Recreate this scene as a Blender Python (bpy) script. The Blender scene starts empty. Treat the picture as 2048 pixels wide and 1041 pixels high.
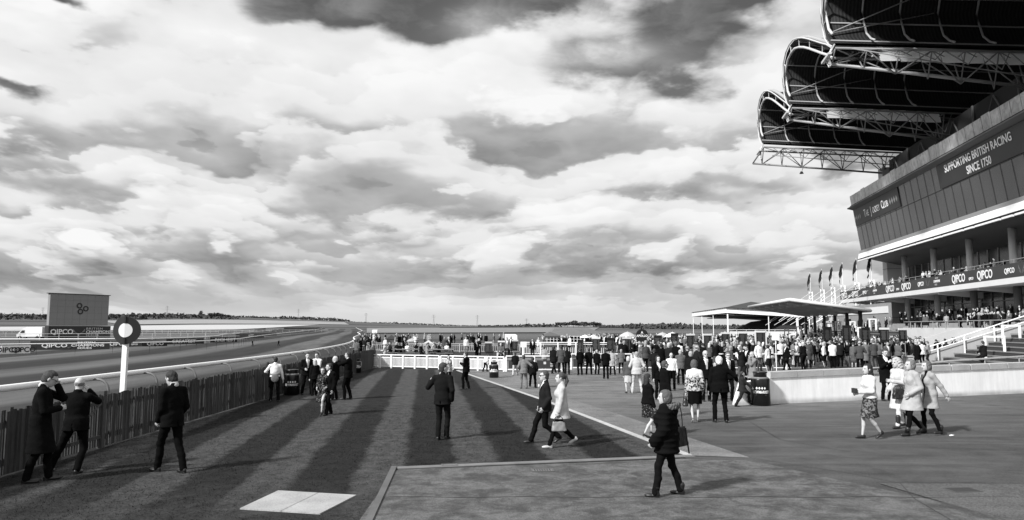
import bpy, math, random
import numpy as np
from mathutils import Vector, Matrix
random.seed(7)
R=math.radians
C=bpy.context.scene.collection
sc=bpy.context.scene
# ---------------------------------------------------------------- camera
F=1420.0; CH=2.55; TH=math.atan(134.5/F)
cd=bpy.data.cameras.new('camera'); cam=bpy.data.objects.new('camera',cd); C.objects.link(cam)
cam.location=(0,0,CH); cam.rotation_euler=(math.pi/2+TH,0,0)
cd.sensor_width=36; cd.lens=F/2048*36; cd.clip_end=30000; cd.clip_start=.1
sc.camera=cam
def ray(px,py):
    dx=(px-1024)/F; dy=(520.5-py)/F
    return (dx, math.cos(TH)-dy*math.sin(TH), math.sin(TH)+dy*math.cos(TH))
def G(px,py,z=0.0):
    r=ray(px,py); t=(z-CH)/r[2]; return (r[0]*t, r[1]*t)
def A(px,py,Y):
    r=ray(px,py); t=Y/r[1]; return (r[0]*t, Y, CH+r[2]*t)
# ---------------------------------------------------------------- node maths
class N:
    def __init__(s,nt,sock): s.nt=nt; s.s=sock
    def op(s,o,b=None,c=None,rev=False):
        n=s.nt.nodes.new('ShaderNodeMath'); n.operation=o
        ins=[s,b,c]
        if rev: ins=[b,s,c]
        for i,v in enumerate(ins):
            if v is None: continue
            if isinstance(v,N): s.nt.links.new(v.s,n.inputs[i])
            else: n.inputs[i].default_value=v
        return N(s.nt,n.outputs[0])
    def __add__(s,b): return s.op('ADD',b)
    __radd__=__add__
    def __mul__(s,b): return s.op('MULTIPLY',b)
    __rmul__=__mul__
    def __sub__(s,b): return s.op('SUBTRACT',b)
    def __rsub__(s,b): return s.op('SUBTRACT',b,rev=True)
    def __truediv__(s,b): return s.op('DIVIDE',b)
    def exp(s): return s.op('EXPONENT')
    def mx(s,b): return s.op('MAXIMUM',b)
    def mn(s,b): return s.op('MINIMUM',b)
    def step(s,a,b):
        n=s.nt.nodes.new('ShaderNodeMapRange'); n.interpolation_type='SMOOTHSTEP'
        s.nt.links.new(s.s,n.inputs['Value']); n.inputs['From Min'].default_value=a; n.inputs['From Max'].default_value=b
        return N(s.nt,n.outputs[0])
    def mix(s,a,b):     # a at 0, b at 1
        return (b-a)*s+a if isinstance(b,N) or isinstance(a,N) else s*(b-a)+a
def comb(nt,x,y,z):
    n=nt.nodes.new('ShaderNodeCombineXYZ')
    for i,v in enumerate((x,y,z)):
        if isinstance(v,N): nt.links.new(v.s,n.inputs[i])
        else: n.inputs[i].default_value=v
    return n.outputs[0]
def sep(nt,sock):
    n=nt.nodes.new('ShaderNodeSeparateXYZ'); nt.links.new(sock,n.inputs[0])
    return [N(nt,n.outputs[i]) for i in range(3)]
def noise(nt,vec,scale,detail=3,rough=.5,dist=0):
    n=nt.nodes.new('ShaderNodeTexNoise'); nt.links.new(vec,n.inputs['Vector'])
    n.inputs['Scale'].default_value=scale; n.inputs['Detail'].default_value=detail
    n.inputs['Roughness'].default_value=rough; n.inputs['Distortion'].default_value=dist
    return N(nt,n.outputs[0])
# ---------------------------------------------------------------- world
SUN_EL=R(37); SUN_AZ=R(-129)      # clockwise from +Y : behind and to the left
wd=bpy.data.worlds.new('World'); sc.world=wd; wd.use_nodes=True
nt=wd.node_tree; nt.nodes.clear()
out=nt.nodes.new('ShaderNodeOutputWorld'); bg=nt.nodes.new('ShaderNodeBackground'); nt.links.new(bg.outputs[0],out.inputs[0])
bg.inputs[1].default_value=.1
sky=nt.nodes.new('ShaderNodeTexSky'); sky.sky_type='NISHITA'; sky.sun_disc=False
sky.sun_elevation=SUN_EL; sky.sun_rotation=SUN_AZ
bw=nt.nodes.new('ShaderNodeRGBToBW'); nt.links.new(sky.outputs[0],bw.inputs[0])
skyv=N(nt,bw.outputs[0])
tc=nt.nodes.new('ShaderNodeTexCoord')
dx,dy,dz=sep(nt,tc.outputs['Generated'])
az=dx/(dy.mx(.02)); el=dz/(dy.mx(.02))       # tangents of bearing and height ahead
def wproj(k):
    zz=dz.mx(0)+k
    return comb(nt, dx/zz, dy/zz, 3.7)
def blob(cx,cy,rx,ry,amp,rot=0):
    a=(az-cx); b=(el-cy)
    if rot: c_,s_=math.cos(rot),math.sin(rot); a,b=(a*c_+b*s_),(b*c_-a*s_)
    q=(a/rx)*(a/rx)+(b/ry)*(b/ry)
    return (q*-1.0).exp()*amp
def pb(px,py,rx,ry,amp,rot=0):     # blob given in the photo's own angles
    r=ray(px,py); return blob(r[0]/r[1],r[2]/r[1],rx/F,ry/F,amp,rot)
def lgn(v): return v.op('LOGARITHM',math.e)
ez=el.mx(0)
def cvec(dv,seed,k=1.0): return comb(nt, az/(ez+.38)*(.62*k), lgn((ez+dv)+.13)*(.80*k), seed)
wv=cvec(0,1.3)
w1=noise(nt,wv,2.6,4,.55)-.5; w2=noise(nt,cvec(0,8.1),2.6,4,.55)-.5
azk,elk=az,el
def warp(dv,scale,seed):
    v=cvec(dv,seed); nn=nt.nodes.new('ShaderNodeTexNoise'); nt.links.new(v,nn.inputs['Vector']); nn.inputs['Scale'].default_value=scale*.9; nn.inputs['Detail'].default_value=5; nn.inputs['Roughness'].default_value=.62
    m1=nt.nodes.new('ShaderNodeVectorMath'); m1.operation='MULTIPLY_ADD'; nt.links.new(nn.outputs['Color'],m1.inputs[0]); m1.inputs[1].default_value=(1.25/scale,)*3; nt.links.new(v,m1.inputs[2])
    return m1.outputs[0]
def cells(v,scale):
    vo=nt.nodes.new('ShaderNodeTexVoronoi'); vo.voronoi_dimensions='2D'; vo.feature='F1'; nt.links.new(v,vo.inputs['Vector']); vo.inputs['Scale'].default_value=scale
    return N(nt,vo.outputs['Distance'])
def billow(dv,scale,seed):
    """rounded cauliflower lumps: cell distance in a warped sky plane, about .5 on average"""
    w=warp(dv,scale,seed); return (cells(w,scale)*.7+cells(w,scale*2.3)*.3)*-1.25+1.0
big=noise(nt,cvec(0,3.7),2.0,6,.50,.2)*.6+billow(0,2.6,1.7)*.4
bigd=noise(nt,cvec(.04,3.7),2.0,4,.50,.2)*.6+billow(.04,2.6,1.7)*.4
fine=billow(0,7.0,4.2)*.6+noise(nt,cvec(0,5.2),8,7,.6,.2)*.4
fined=billow(.014,7.0,4.2)*.6+noise(nt,cvec(.014,5.2),8,5,.56,.2)*.4
az=azk+w1*.24+(fine-.5)*.10; el=elk+w2*.20+(fined-.5)*.08
gap=(pb(700,-10,200,95,1.1,-.1)+pb(600,-20,90,90,.6)+pb(865,85,90,46,.75,.1)+pb(1190,150,120,52,.75,.12)+pb(1430,40,170,100,1.05,.5)+pb(1100,-5,220,55,.9)
     +pb(1350,170,90,46,.5)+pb(20,165,90,26,.8,-.4)+pb(120,-5,90,26,.8,-.3)+pb(330,-20,80,26,.5)+pb(1215,262,90,34,.30,-.6)
     +pb(1010,40,110,50,.55)+pb(560,75,60,40,-.3))
crisp=noise(nt,cvec(0,6.6),15,7,.62,.3)
edge=(fine-.48)*1.0+(big-.48)*.7+(crisp-.5)*.5
cover=(gap*-1.8+edge*1.35+.93).step(-.42,.52)
shade=(big-bigd)*5.4+(fine-fined)*2.2
darkb=(pb(110,345,160,32,.26,-.1)+pb(470,300,240,42,.08,-.2)+pb(1290,395,150,22,.18)+pb(900,330,230,50,.10)+pb(700,360,250,40,.06,-.2)+pb(240,480,120,16,.12)+pb(570,480,80,14,.12)
       +pb(1000,460,60,12,.10)+pb(780,500,90,14,.10)+pb(1180,455,160,14,.10)+pb(1430,400,140,20,.10)+pb(450,370,150,20,.07))
whiteb=(pb(450,130,420,105,.20,-.12)+pb(950,210,300,80,.18,-.1)+pb(120,230,220,40,.08)+pb(1370,260,160,80,.20)+pb(1580,130,80,80,.16)+pb(1420,330,260,60,.06)+pb(20,90,160,80,.10))
az,el=azk,elk
# rows of cumulus: a crisp lit upper edge fading down to a grey base, then the next row's edge
band=noise(nt,comb(nt,azk*1.5,lgn(ez+.10)*2.2,9.3),1.5,4,.5,.3)
depth=band.step(.34,.62)
ph1=lgn(ez+.07)*-2.6+big*3.4+fine*.75+(crisp-.5)*.35
f1=ph1.op('FRACT'); f2=(ph1*2.1+fine*.8+.37).op('FRACT')
saw=(f1*f1)*f1.step(1.0,.80)*.52*depth+f2*f2.step(1.0,.75)*.17*(depth*-.5+1.0)
mid=elk.step(.46,.25)
tone=(big-.48)*.42+(fine-.48)*.26+(crisp-.5)*.16+(big-bigd)*1.5+.975
tone=tone-saw*(mid*.75+.25)
tone=tone-darkb*1.1+whiteb*.8
low=el.step(.0,.10)
tone=low.mix(.87,tone)
tone=tone+(.76-tone).mx(0)*.5
tone=tone.mx(.50)
tone=tone-(tone-.93).mx(0)*.75
tone=tone.mn(1.0).op('POWER',2.3)*.72
skygap=(el.step(.1,.5)).mix(.19,.083)
wisp=(fine*.45+crisp*.35+big*.2-.47).mx(0)
veil=(pb(1080,95,130,45,1.0)+pb(1230,115,120,32,.9)+pb(960,60,70,50,.5)).mn(1.0)*(fine*.55+crisp*.35+big*.3-.28).mx(0)
sk=(skygap*(wisp*7.0+1.0)+veil*1.15)*10.0+skyv*.02
val=cover.mix(sk,tone*10.0)
below=dz.step(-.02,.0)
val=below.mix(1.2,val)
cc=nt.nodes.new('ShaderNodeCombineColor')
for i in range(3): nt.links.new(val.s,cc.inputs[i])
nt.links.new(cc.outputs[0],bg.inputs[0])
# ---------------------------------------------------------------- sun
sl=bpy.data.lights.new('sun','SUN'); sl.energy=4.4; sl.angle=R(4); sl.color=(1,1,1)
so=bpy.data.objects.new('sun',sl); C.objects.link(so); so.location=(-20,-20,40)
sd=Vector((math.sin(SUN_AZ)*math.cos(SUN_EL),math.cos(SUN_AZ)*math.cos(SUN_EL),math.sin(SUN_EL)))
so.rotation_euler=sd.to_track_quat('Z','Y').to_euler()
vs=sc.view_settings; vs.view_transform='Standard'; vs.look='None'; vs.exposure=.4; vs.gamma=1; vs.use_curve_mapping=False
sc.cycles.max_bounces=5
# ---------------------------------------------------------------- materials
MC={}
def mat(v,rough=.85,var=0,scale=4,bump=0,bscale=60,metal=0,spec=None,name=None,emit=0,coord='Object'):
    key=(v,rough,var,scale,bump,bscale,metal,spec,name,emit,coord)
    if key in MC: return MC[key]
    m=bpy.data.materials.new(name or 'surface'); m.use_nodes=True; t=m.node_tree
    b=t.nodes['Principled BSDF']; b.inputs['Roughness'].default_value=rough; b.inputs['Metallic'].default_value=metal
    b.inputs['Base Color'].default_value=(v,v,v,1)
    if spec is not None: b.inputs['Specular IOR Level'].default_value=spec
    tcn=None
    if var or bump:
        tcn=t.nodes.new('ShaderNodeTexCoord')
    if var:
        nz=noise(t,tcn.outputs[coord],scale,5,.6)
        vv=((nz-.5)*(2.2*var)+1.0).mx(.05)*v
        c_=t.nodes.new('ShaderNodeCombineColor')
        for i in range(3): t.links.new(vv.s,c_.inputs[i])
        t.links.new(c_.outputs[0],b.inputs['Base Color'])
    if bump:
        nz=noise(t,tcn.outputs[coord],bscale,4,.6)
        bn=t.nodes.new('ShaderNodeBump'); bn.inputs['Strength'].default_value=bump; bn.inputs['Distance'].default_value=.02
        t.links.new(nz.s,bn.inputs['Height']); t.links.new(bn.outputs[0],b.inputs['Normal'])
    if emit:
        b.inputs['Emission Color'].default_value=(v,v,v,1); b.inputs['Emission Strength'].default_value=emit
    MC[key]=m; return m
def fab(v): return mat(v if v>.05 else v*.42,.95,.25,6,.6,14,spec=.05 if v<.05 else .15,name='cloth')
def shader_mat(name,fn,rough=.95,bump=None):
    m=bpy.data.materials.new(name); m.use_nodes=True; t=m.node_tree; b=t.nodes['Principled BSDF']; b.inputs['Roughness'].default_value=rough
    b.inputs['Specular IOR Level'].default_value=.15
    tcn=t.nodes.new('ShaderNodeTexCoord')
    v,h=fn(t,tcn)
    c_=t.nodes.new('ShaderNodeCombineColor')
    for i in range(3): t.links.new(v.s,c_.inputs[i])
    t.links.new(c_.outputs[0],b.inputs['Base Color'])
    if h is not None:
        bn=t.nodes.new('ShaderNodeBump'); bn.inputs['Strength'].default_value=bump or .5; bn.inputs['Distance'].default_value=.03
        t.links.new(h.s,bn.inputs['Height']); t.links.new(bn.outputs[0],b.inputs['Normal'])
    return m
WHITE=mat(.86,.5,.06,3,name='white_paint'); OFFW=mat(.6,.6,.12,2,name='off_white_paint')
BLACK=mat(.005,.5,name='black_paint'); DARK=mat(.03,.6,.2,3,name='dark_panel'); STEEL=mat(.30,.5,.15,2,name='grey_steel')
SKINS=[mat(v,.55,.1,8,spec=.3,name='skin') for v in (.46,.36,.26)]
EYE=mat(.04,.4,name='eye_dark'); LIP=mat(.16,.5,name='lips')
CONC=mat(.42,.85,.25,.6,.25,30,name='concrete')
# ---------------------------------------------------------------- mesh builder
class MB:
    def __init__(s): s.v=[]; s.f=[]
    def add(s,vs,fs):
        k=len(s.v); s.v+= [tuple(p) for p in vs]; s.f+=[tuple(i+k for i in f) for f in fs]; return s
    def box(s,c,d,rz=0,M=None):
        hx,hy,hz=d[0]/2,d[1]/2,d[2]/2
        vs=[Vector((x,y,z)) for x in(-hx,hx) for y in(-hy,hy) for z in(-hz,hz)]
        M_=Matrix.Rotation(rz,3,'Z') if M is None else M
        vs=[M_@p+Vector(c) for p in vs]
        return s.add(vs,[(0,1,3,2),(4,6,7,5),(0,4,5,1),(2,3,7,6),(0,2,6,4),(1,5,7,3)])
    def prism(s,pts,z0,z1):         # plan polygon extruded in z
        n=len(pts); vs=[(p[0],p[1],z0) for p in pts]+[(p[0],p[1],z1) for p in pts]
        fs=[tuple(range(n))[::-1],tuple(range(n,2*n))]+[(i,(i+1)%n,(i+1)%n+n,i+n) for i in range(n)]
        return s.add(vs,fs)
    def extr(s,pts,vec):            # 3d polygon extruded by vec
        n=len(pts); vec=Vector(vec); vs=[Vector(p) for p in pts]; vs+= [p+vec for p in vs]
        return s.add(vs,[tuple(range(n))[::-1],tuple(range(n,2*n))]+[(i,(i+1)%n,(i+1)%n+n,i+n) for i in range(n)])
    def tube(s,path,r,n=8,cap=True):
        path=[Vector(p) for p in path]; m=len(path)
        rs=r if isinstance(r,(list,tuple)) else [r]*m
        k=len(s.v); up=None
        for i,p in enumerate(path):
            t=(path[min(i+1,m-1)]-path[max(i-1,0)]).normalized()
            if up is None: up=Vector((0,0,1)) if abs(t.z)<.9 else Vector((1,0,0))
            a=t.cross(up).normalized(); b=a.cross(t).normalized()
            for j in range(n):
                q=2*math.pi*j/n; s.v.append(tuple(p+(a*math.cos(q)+b*math.sin(q))*rs[i]))
        for i in range(m-1):
            for j in range(n):
                s.f.append((k+i*n+j,k+i*n+(j+1)%n,k+(i+1)*n+(j+1)%n,k+(i+1)*n+j))
        if cap:
            s.f.append(tuple(k+j for j in range(n))[::-1]); s.f.append(tuple(k+(m-1)*n+j for j in range(n)))
        return s
    def lathe(s,prof,n=20,c=(0,0,0)):
        k=len(s.v); m=len(prof)
        for r,z in prof:
            for j in range(n):
                q=2*math.pi*j/n; s.v.append((c[0]+r*math.cos(q),c[1]+r*math.sin(q),c[2]+z))
        for i in range(m-1):
            for j in range(n):
                s.f.append((k+i*n+j,k+i*n+(j+1)%n,k+(i+1)*n+(j+1)%n,k+(i+1)*n+j))
        s.f.append(tuple(k+j for j in range(n))[::-1]); s.f.append(tuple(k+(m-1)*n+j for j in range(n)))
        return s
    def build(s,name,m,parent=None,smooth=False,loc=None,rz=0):
        me=bpy.data.meshes.new(name); me.from_pydata(s.v,[],s.f); me.validate()
        ms=m if isinstance(m,(list,tuple)) else [m]
        for x in ms: me.materials.append(x)
        if smooth: me.shade_smooth()
        return link(name,me,parent,loc,rz)
def link(name,me,parent=None,loc=None,rz=0):
    o=bpy.data.objects.new(name,me); C.objects.link(o)
    if parent: o.parent=parent
    if loc: o.location=loc
    o.rotation_euler.z=rz
    return o
def tag(o,label=None,cat=None,group=None,kind=None):
    if label: o['label']=label
    if cat: o['category']=cat
    if group: o['group']=group
    if kind: o['kind']=kind
    return o
def empty(name,loc=(0,0,0),rz=0,label=None,cat=None,group=None):
    o=bpy.data.objects.new(name,None); C.objects.link(o); o.location=loc; o.rotation_euler.z=rz; o.empty_display_size=.2
    return tag(o,label,cat,group)
KIDS={}
def copy_tree(o,parent=None):
    c=o.copy(); C.objects.link(c)
    if parent: c.parent=parent
    for ch in kids(o): copy_tree(ch,c)
    return c
def kids(o):
    return [c for c in list(o.children)]
FONTS={}
def text_mesh(s,h,ext=.02,bold=.0,sx=1.0,align='CENTER',sp=1.0):
    key=(s,h,ext,bold,sx,align,sp)
    if key in FONTS: return FONTS[key]
    cu=bpy.data.curves.new('lettering','FONT'); cu.body=s; cu.size=h/.70; cu.extrude=ext; cu.offset=bold*h; cu.align_x=align; cu.align_y='BOTTOM_BASELINE'; cu.space_character=sp; cu.resolution_u=3
    ob=bpy.data.objects.new('tmp',cu); C.objects.link(ob)
    dg=bpy.context.evaluated_depsgraph_get(); me=bpy.data.meshes.new_from_object(ob.evaluated_get(dg))
    bpy.data.objects.remove(ob); me.transform(Matrix.Diagonal((sx,1,1,1)))
    FONTS[key]=me; return me
def put_text(s,h,origin,xdir,updir,m,parent=None,name='lettering',**kw):
    me=text_mesh(s,h,**kw).copy(); x=Vector(xdir).normalized(); y=Vector(updir).normalized(); z=x.cross(y)
    M=Matrix((x,y,z)).transposed().to_4x4(); M.translation=Vector(origin); me.transform(M)
    me.materials.clear(); me.materials.append(m)
    return link(name,me,parent)
# ---------------------------------------------------------------- SDF modelling (numpy)
def smin(a,b,k):
    h=np.clip(.5+.5*(b-a)/k,0,1); return b*(1-h)+a*h-k*h*(1-h)
def smax(a,b,k): return -smin(-a,-b,k)
def cap(P,a,b,ra,rb=None,sy=1.0):
    if rb is None: rb=ra
    a=np.array(a,float); b=np.array(b,float); d=b-a; L=max(d@d,1e-9)
    x,y,z=P[0]-a[0],P[1]-a[1],P[2]-a[2]
    h=np.clip((x*d[0]+y*d[1]+z*d[2])/L,0,1)
    return np.sqrt((x-h*d[0])**2+((y-h*d[1])/sy)**2+(z-h*d[2])**2)-(ra+(rb-ra)*h)
def ell(P,c,r):
    x,y,z=(P[0]-c[0]),(P[1]-c[1]),(P[2]-c[2])
    k0=np.sqrt((x/r[0])**2+(y/r[1])**2+(z/r[2])**2); k1=np.sqrt((x/r[0]**2)**2+(y/r[1]**2)**2+(z/r[2]**2)**2)+1e-9
    return k0*(k0-1)/k1
def frus(P,c0,c1,r0,r1,k=.02,bulge=0):
    t=np.clip((P[2]-c0[2])/(c1[2]-c0[2]),0,1)
    cx=c0[0]+(c1[0]-c0[0])*t; cy=c0[1]+(c1[1]-c0[1])*t
    b=bulge*np.sin(math.pi*t)
    rx=r0[0]+(r1[0]-r0[0])*t+b; ry=r0[1]+(r1[1]-r0[1])*t+b
    q=np.sqrt(((P[0]-cx)/rx)**2+((P[1]-cy)/ry)**2)
    d=(q-1)*np.minimum(rx,ry)
    lo,hi=min(c0[2],c1[2]),max(c0[2],c1[2])
    return smax(d,np.maximum(lo-P[2],P[2]-hi),k)
def loc(P,c,M):
    c=np.array(c,float); x,y,z=P[0]-c[0],P[1]-c[1],P[2]-c[2]
    return tuple(x*M[0][i]+y*M[1][i]+z*M[2][i] for i in range(3))
def nets(f,lo,hi,res):
    lo=np.array(lo,float); hi=np.array(hi,float); n=np.maximum(np.ceil((hi-lo)/res).astype(int)+1,4)
    ax=[lo[i]+np.arange(n[i])*res for i in range(3)]
    P=(ax[0][:,None,None],ax[1][None,:,None],ax[2][None,None,:])
    V=np.broadcast_to(f(P),tuple(n)).astype(np.float32)
    S=V<0
    c=n-1
    cnt=np.zeros(c,np.float32); acc=np.zeros((3,)+tuple(c),np.float32)
    def sl(off): return tuple(slice(o,o+m) for o,m in zip(off,c))
    for axis in range(3):
        oth=[a for a in range(3) if a!=axis]
        for i in (0,1):
            for j in (0,1):
                o0=[0,0,0]; o0[oth[0]]=i; o0[oth[1]]=j; o1=list(o0); o1[axis]=1
                a=V[sl(o0)]; b=V[sl(o1)]; m=(a<0)!=(b<0)
                t=np.where(m,a/np.where(m,a-b,1),0)
                cnt+=m
                for q in range(3): acc[q]+=m*((o0[q]) if q!=axis else t)
    idx=-np.ones(c,int); mk=cnt>0; ids=np.argwhere(mk); idx[mk]=np.arange(len(ids))
    vv=np.stack([acc[q][mk]/cnt[mk] for q in range(3)],1)+ids
    vv=vv*res+lo
    quads=[]
    for axis in range(3):
        oth=[a for a in range(3) if a!=axis]
        a=S; s0=[slice(None)]*3; s1=[slice(None)]*3; s0[axis]=slice(0,-1); s1[axis]=slice(1,None)
        A_=S[tuple(s0)]; B_=S[tuple(s1)]; e=np.argwhere(A_!=B_)
        if not len(e): continue
        ok=np.all([(e[:,o]>0)&(e[:,o]<c[o]) for o in oth],axis=0); e=e[ok]
        inside=A_[tuple(e.T)]
        def g(d0,d1):
            q=e.copy(); q[:,oth[0]]-=d0; q[:,oth[1]]-=d1; return idx[tuple(q.T)]
        q=np.stack([g(1,1),g(0,1),g(0,0),g(1,0)],1)
        flip=inside if axis!=1 else ~inside
        q=np.where(flip[:,None],q,q[:,::-1]); quads.append(q)
    q=np.concatenate(quads) if quads else np.zeros((0,4),int)
    q=q[(q>=0).all(1)]
    return vv.astype(np.float32),q
def npmesh(name,parts,mats,matfn=None):
    vs=[];qs=[];mi=[];k=0
    for v,q,m in parts:
        vs.append(v); qs.append(q+k); k+=len(v)
        mi.append(np.full(len(q),0) if m is None else m)
    v=np.concatenate(vs); q=np.concatenate(qs); mi=np.concatenate(mi)
    me=bpy.data.meshes.new(name); me.vertices.add(len(v)); me.vertices.foreach_set('co',v.ravel())
    me.loops.add(len(q)*4); me.loops.foreach_set('vertex_index',q.ravel().astype(np.int32))
    me.polygons.add(len(q)); me.polygons.foreach_set('loop_start',np.arange(len(q),dtype=np.int32)*4)
    try: me.polygons.foreach_set('loop_total',np.full(len(q),4,dtype=np.int32))
    except Exception: pass
    for m in mats: me.materials.append(m)
    me.polygons.foreach_set('material_index',mi.astype(np.int32))
    me.polygons.foreach_set('use_smooth',np.ones(len(q),bool))
    me.update(calc_edges=True); me.validate()
    return me
# ================================================================ people
def rotm(yaw=0,pitch=0,roll=0):
    return np.array(Matrix.Rotation(yaw,3,'Z')@Matrix.Rotation(-pitch,3,'X')@Matrix.Rotation(roll,3,'Y'))
def ik(a,c,l1,l2,pole):
    a=np.array(a,float); c=np.array(c,float); d=c-a; L=np.linalg.norm(d); mxl=(l1+l2)*.999
    if L>mxl: c=a+d/L*mxl; d=c-a; L=mxl
    u=d/L; x=(l1*l1-l2*l2+L*L)/(2*L); hh=math.sqrt(max(l1*l1-x*x,1e-8))
    p=np.array(pole,float); p=p-u*(p@u); p/=np.linalg.norm(p)+1e-9
    return a+u*x+p*hh, c
HANG=[(-.235,.05,.80),(.235,.05,.80)]
def figure(sp):
    """returns list of (part name, mesh, is_body) for a clothed figure; local frame: x right, y forward, z up"""
    h=sp.get('h',1.75); s=h/1.75; fem=sp.get('fem',0); fat=sp.get('fat',1.0); res=sp.get('res',.018)*1.0
    feet=sp.get('feet',[(-.11,0,0,.15),(.11,0,0,-.15)]); lean=sp.get('lean',0); side=sp.get('side',0)
    hipo=sp.get('hip',(0,0)); hz=sp.get('hipz',.925*s)
    seated=sp.get('seated',0)
    fm=np.array([(feet[0][0]+feet[1][0])/2,(feet[0][1]+feet[1][1])/2])
    if seated: hz=.50
    LL=.42*s
    lf=[]
    for f in feet:
        x,y,lift,yaw=f[:4]; pit=f[4] if len(f)>4 else (.6 if lift>.03 else 0)
        lf.append((x,y,lift,yaw,pit))
    ank=[np.array([x,y,.085*s+lift+(.09 if sp.get('heels') else 0)*.6+math.sin(p)*.06]) for x,y,lift,yaw,p in lf]
    hw=.09*s
    H0=np.array([fm[0]+hipo[0],fm[1]+hipo[1],hz])
    if not seated:
        for i,sg in enumerate((-1,1)):
            hp=H0+np.array([sg*hw,0,-.02]); d=hp-ank[i]; hor=math.hypot(d[0],d[1]); mxz=math.sqrt(max((2*LL*.995)**2-hor**2,.01))
            if d[2]>mxz: H0[2]-=d[2]-mxz
    Rl=rotm(sp.get('twist',0),lean,side)
    def tp(x,y,z): return H0+Rl@np.array([x*s,y*s,(z-.925)*s])
    sw=(.152 if fem else .183)
    SH=[tp(-sw,-.005,1.40),tp(sw,-.005,1.40)]
    hd=[]; el_=[]
    hands=sp.get('hands',HANG); poles=sp.get('poles',[(-.5,-1,-.3),(.5,-1,-.3)])
    for i in (0,1):
        t=hands[i] or HANG[i]; tgt=np.array(t,float)*s
        if not sp.get('habs'): tgt=tgt+np.array([H0[0],H0[1],H0[2]-.925*s])
        if t==HANG[i] and lean: tgt=tgt+Rl@np.array([0,0,.5*s])-np.array([0,0,.5*s])
        e,w=ik(SH[i],tgt,.29*s,.265*s,poles[i]); el_.append(e); hd.append(w)
    knee=[]; HP=[]
    for i,sg in enumerate((-1,1)):
        hp=H0+np.array([sg*hw,0,-.02]); 
        k,a=ik(hp,ank[i],LL,LL,(sg*.12,1,.1)); knee.append(k); HP.append(hp); ank[i]=a
    NK=tp(0,.0,1.47); hp_=sp.get('headpitch',0)
    HM=rotm(sp.get('headyaw',0)+sp.get('twist',0),lean*.4+hp_,sp.get('headroll',0))
    hsc=1.05; HC=tp(0,.005,1.52)+HM@np.array([0,.02,.105])*s
    out=[]
    # ------------------------------------------------ body
    T=lambda P,g=0.0: torso(P,g)
    cst,wst,pel=tp(0,0,1.25),tp(0,-.005,1.08),tp(0,-.01,.95)
    def torso(P,g,k=.07):
        W_=.125 if fem else .145*fat
        d=ell(P,cst,((.15 if fem else .175*(.6+.4*fat))*s+g,(.105 if fem else .118)*s*(.5+.5*fat)+g,.205*s+g))
        d=smin(d,ell(P,wst if fat<=1.05 else wst+np.array([0,.02,0]),(W_*s+g,.10*fat*s+g,.18*s+g)),k)
        d=smin(d,ell(P,pel,((.172 if fem else .165*fat)*s+g,.12*s*(.4+.6*fat)+g,.13*s+g)),k)
        d=smin(d,smin(cap(P,tp(0,-.012,1.44),tp(-sw,-.005,1.40),.050*s+g,.042*s+g),cap(P,tp(0,-.012,1.44),tp(sw,-.005,1.40),.050*s+g,.042*s+g),.02),.05)
        if fem: d=smin(d,smin(ell(P,tp(-.065,.085,1.27),(.055+g,.05+g,.06+g)),ell(P,tp(.065,.085,1.27),(.055+g,.05+g,.06+g)),.02),.04)
        return d
    def arm(P,i,g,end=1.0,flare=0):
        e=el_[i]; w=e+(hd[i]-e)*min(end,1) if end<=1 else hd[i]
        d=cap(P,SH[i],e,.052*s+g,.042*s+g); 
        return smin(d,cap(P,e,w,.041*s+g,.028*s+g+flare),.02)
    def leg(P,i,g,ga=0,zc=None):
        c=(knee[i]*.55+ank[i]*.45)+np.array([0,-.02*s,0])
        d=cap(P,HP[i],knee[i],.085*s*(.7+.3*fat)+g,.05*s+g)
        d=smin(d,cap(P,knee[i],c,.048*s+g,.05*s+g),.03)
        return smin(d,cap(P,c,ank[i],.048*s+g,.032*s+g+ga),.02)
    def neck(P): return cap(P,tp(0,-.01,1.42),HC+HM@np.array([0,-.02,-.05])*s,.056*s if not fem else .046*s,.052*s if not fem else .043*s)
    def bodyf(P):
        d=torso(P,-.012); d=smin(d,neck(P),.04)
        for i in (0,1): d=smin(d,arm(P,i,-.008),.03); d=smin(d,leg(P,i,-.006 if sp.get('bareleg') else -.02),.03)
        return d
    def bounds(pts,m): a=np.array(pts); return a.min(0)-m, a.max(0)+m
    allp=SH+el_+hd+knee+ank+HP+[NK,cst,pel]
    lo,hi=bounds(allp,.24*s); 
    br=sp.get('bres',max(res,.022)); 
    if sp.get('bareleg'): br=min(br,res*1.1)
    parts=[]
    v,q=nets(bodyf,lo,hi,br); parts.append((v,q,None))
    def headf(P):
        p=loc(P,HC,HM); p=tuple(c/(s*hsc) for c in p)
        d=ell(p,(0,-.012,.028),(.076,.096,.09))
        d=smin(d,ell(p,(0,.022,-.04),(.057,.066,.072)),.03)
        d=smin(d,ell(p,(0,.058,-.088),(.026,.022,.02)),.025)
        d=smin(d,cap(p,(0,.088,.012),(0,.103,-.026),.010,.014),.012)
        d=smin(d,ell(p,(0,.078,.03),(.05,.016,.012)),.015)
        d=smin(d,smin(ell(p,(-.078,-.008,-.005),(.012,.02,.032)),ell(p,(.078,-.008,-.005),(.012,.02,.032)),.01),.008)
        for sx in (-1,1): d=smax(d,-ell(p,(sx*.032,.098,.010),(.017,.014,.011)),.012)
        d=smin(d,cap(p,(0,-.03,-.05),(0,-.045,-.13),.054 if not fem else .045),.03)
        d=smin(d,ell(p,(0,.084,-.052),(.024,.012,.009)),.008)
        return d*s
    hr=sp.get('hres',.010)
    v,q=nets(headf,HC-.17*s,HC+.17*s,hr)
    fc=v[q].mean(1); p=(fc-HC)@HM/s
    mi=np.zeros(len(q),int)
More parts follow.
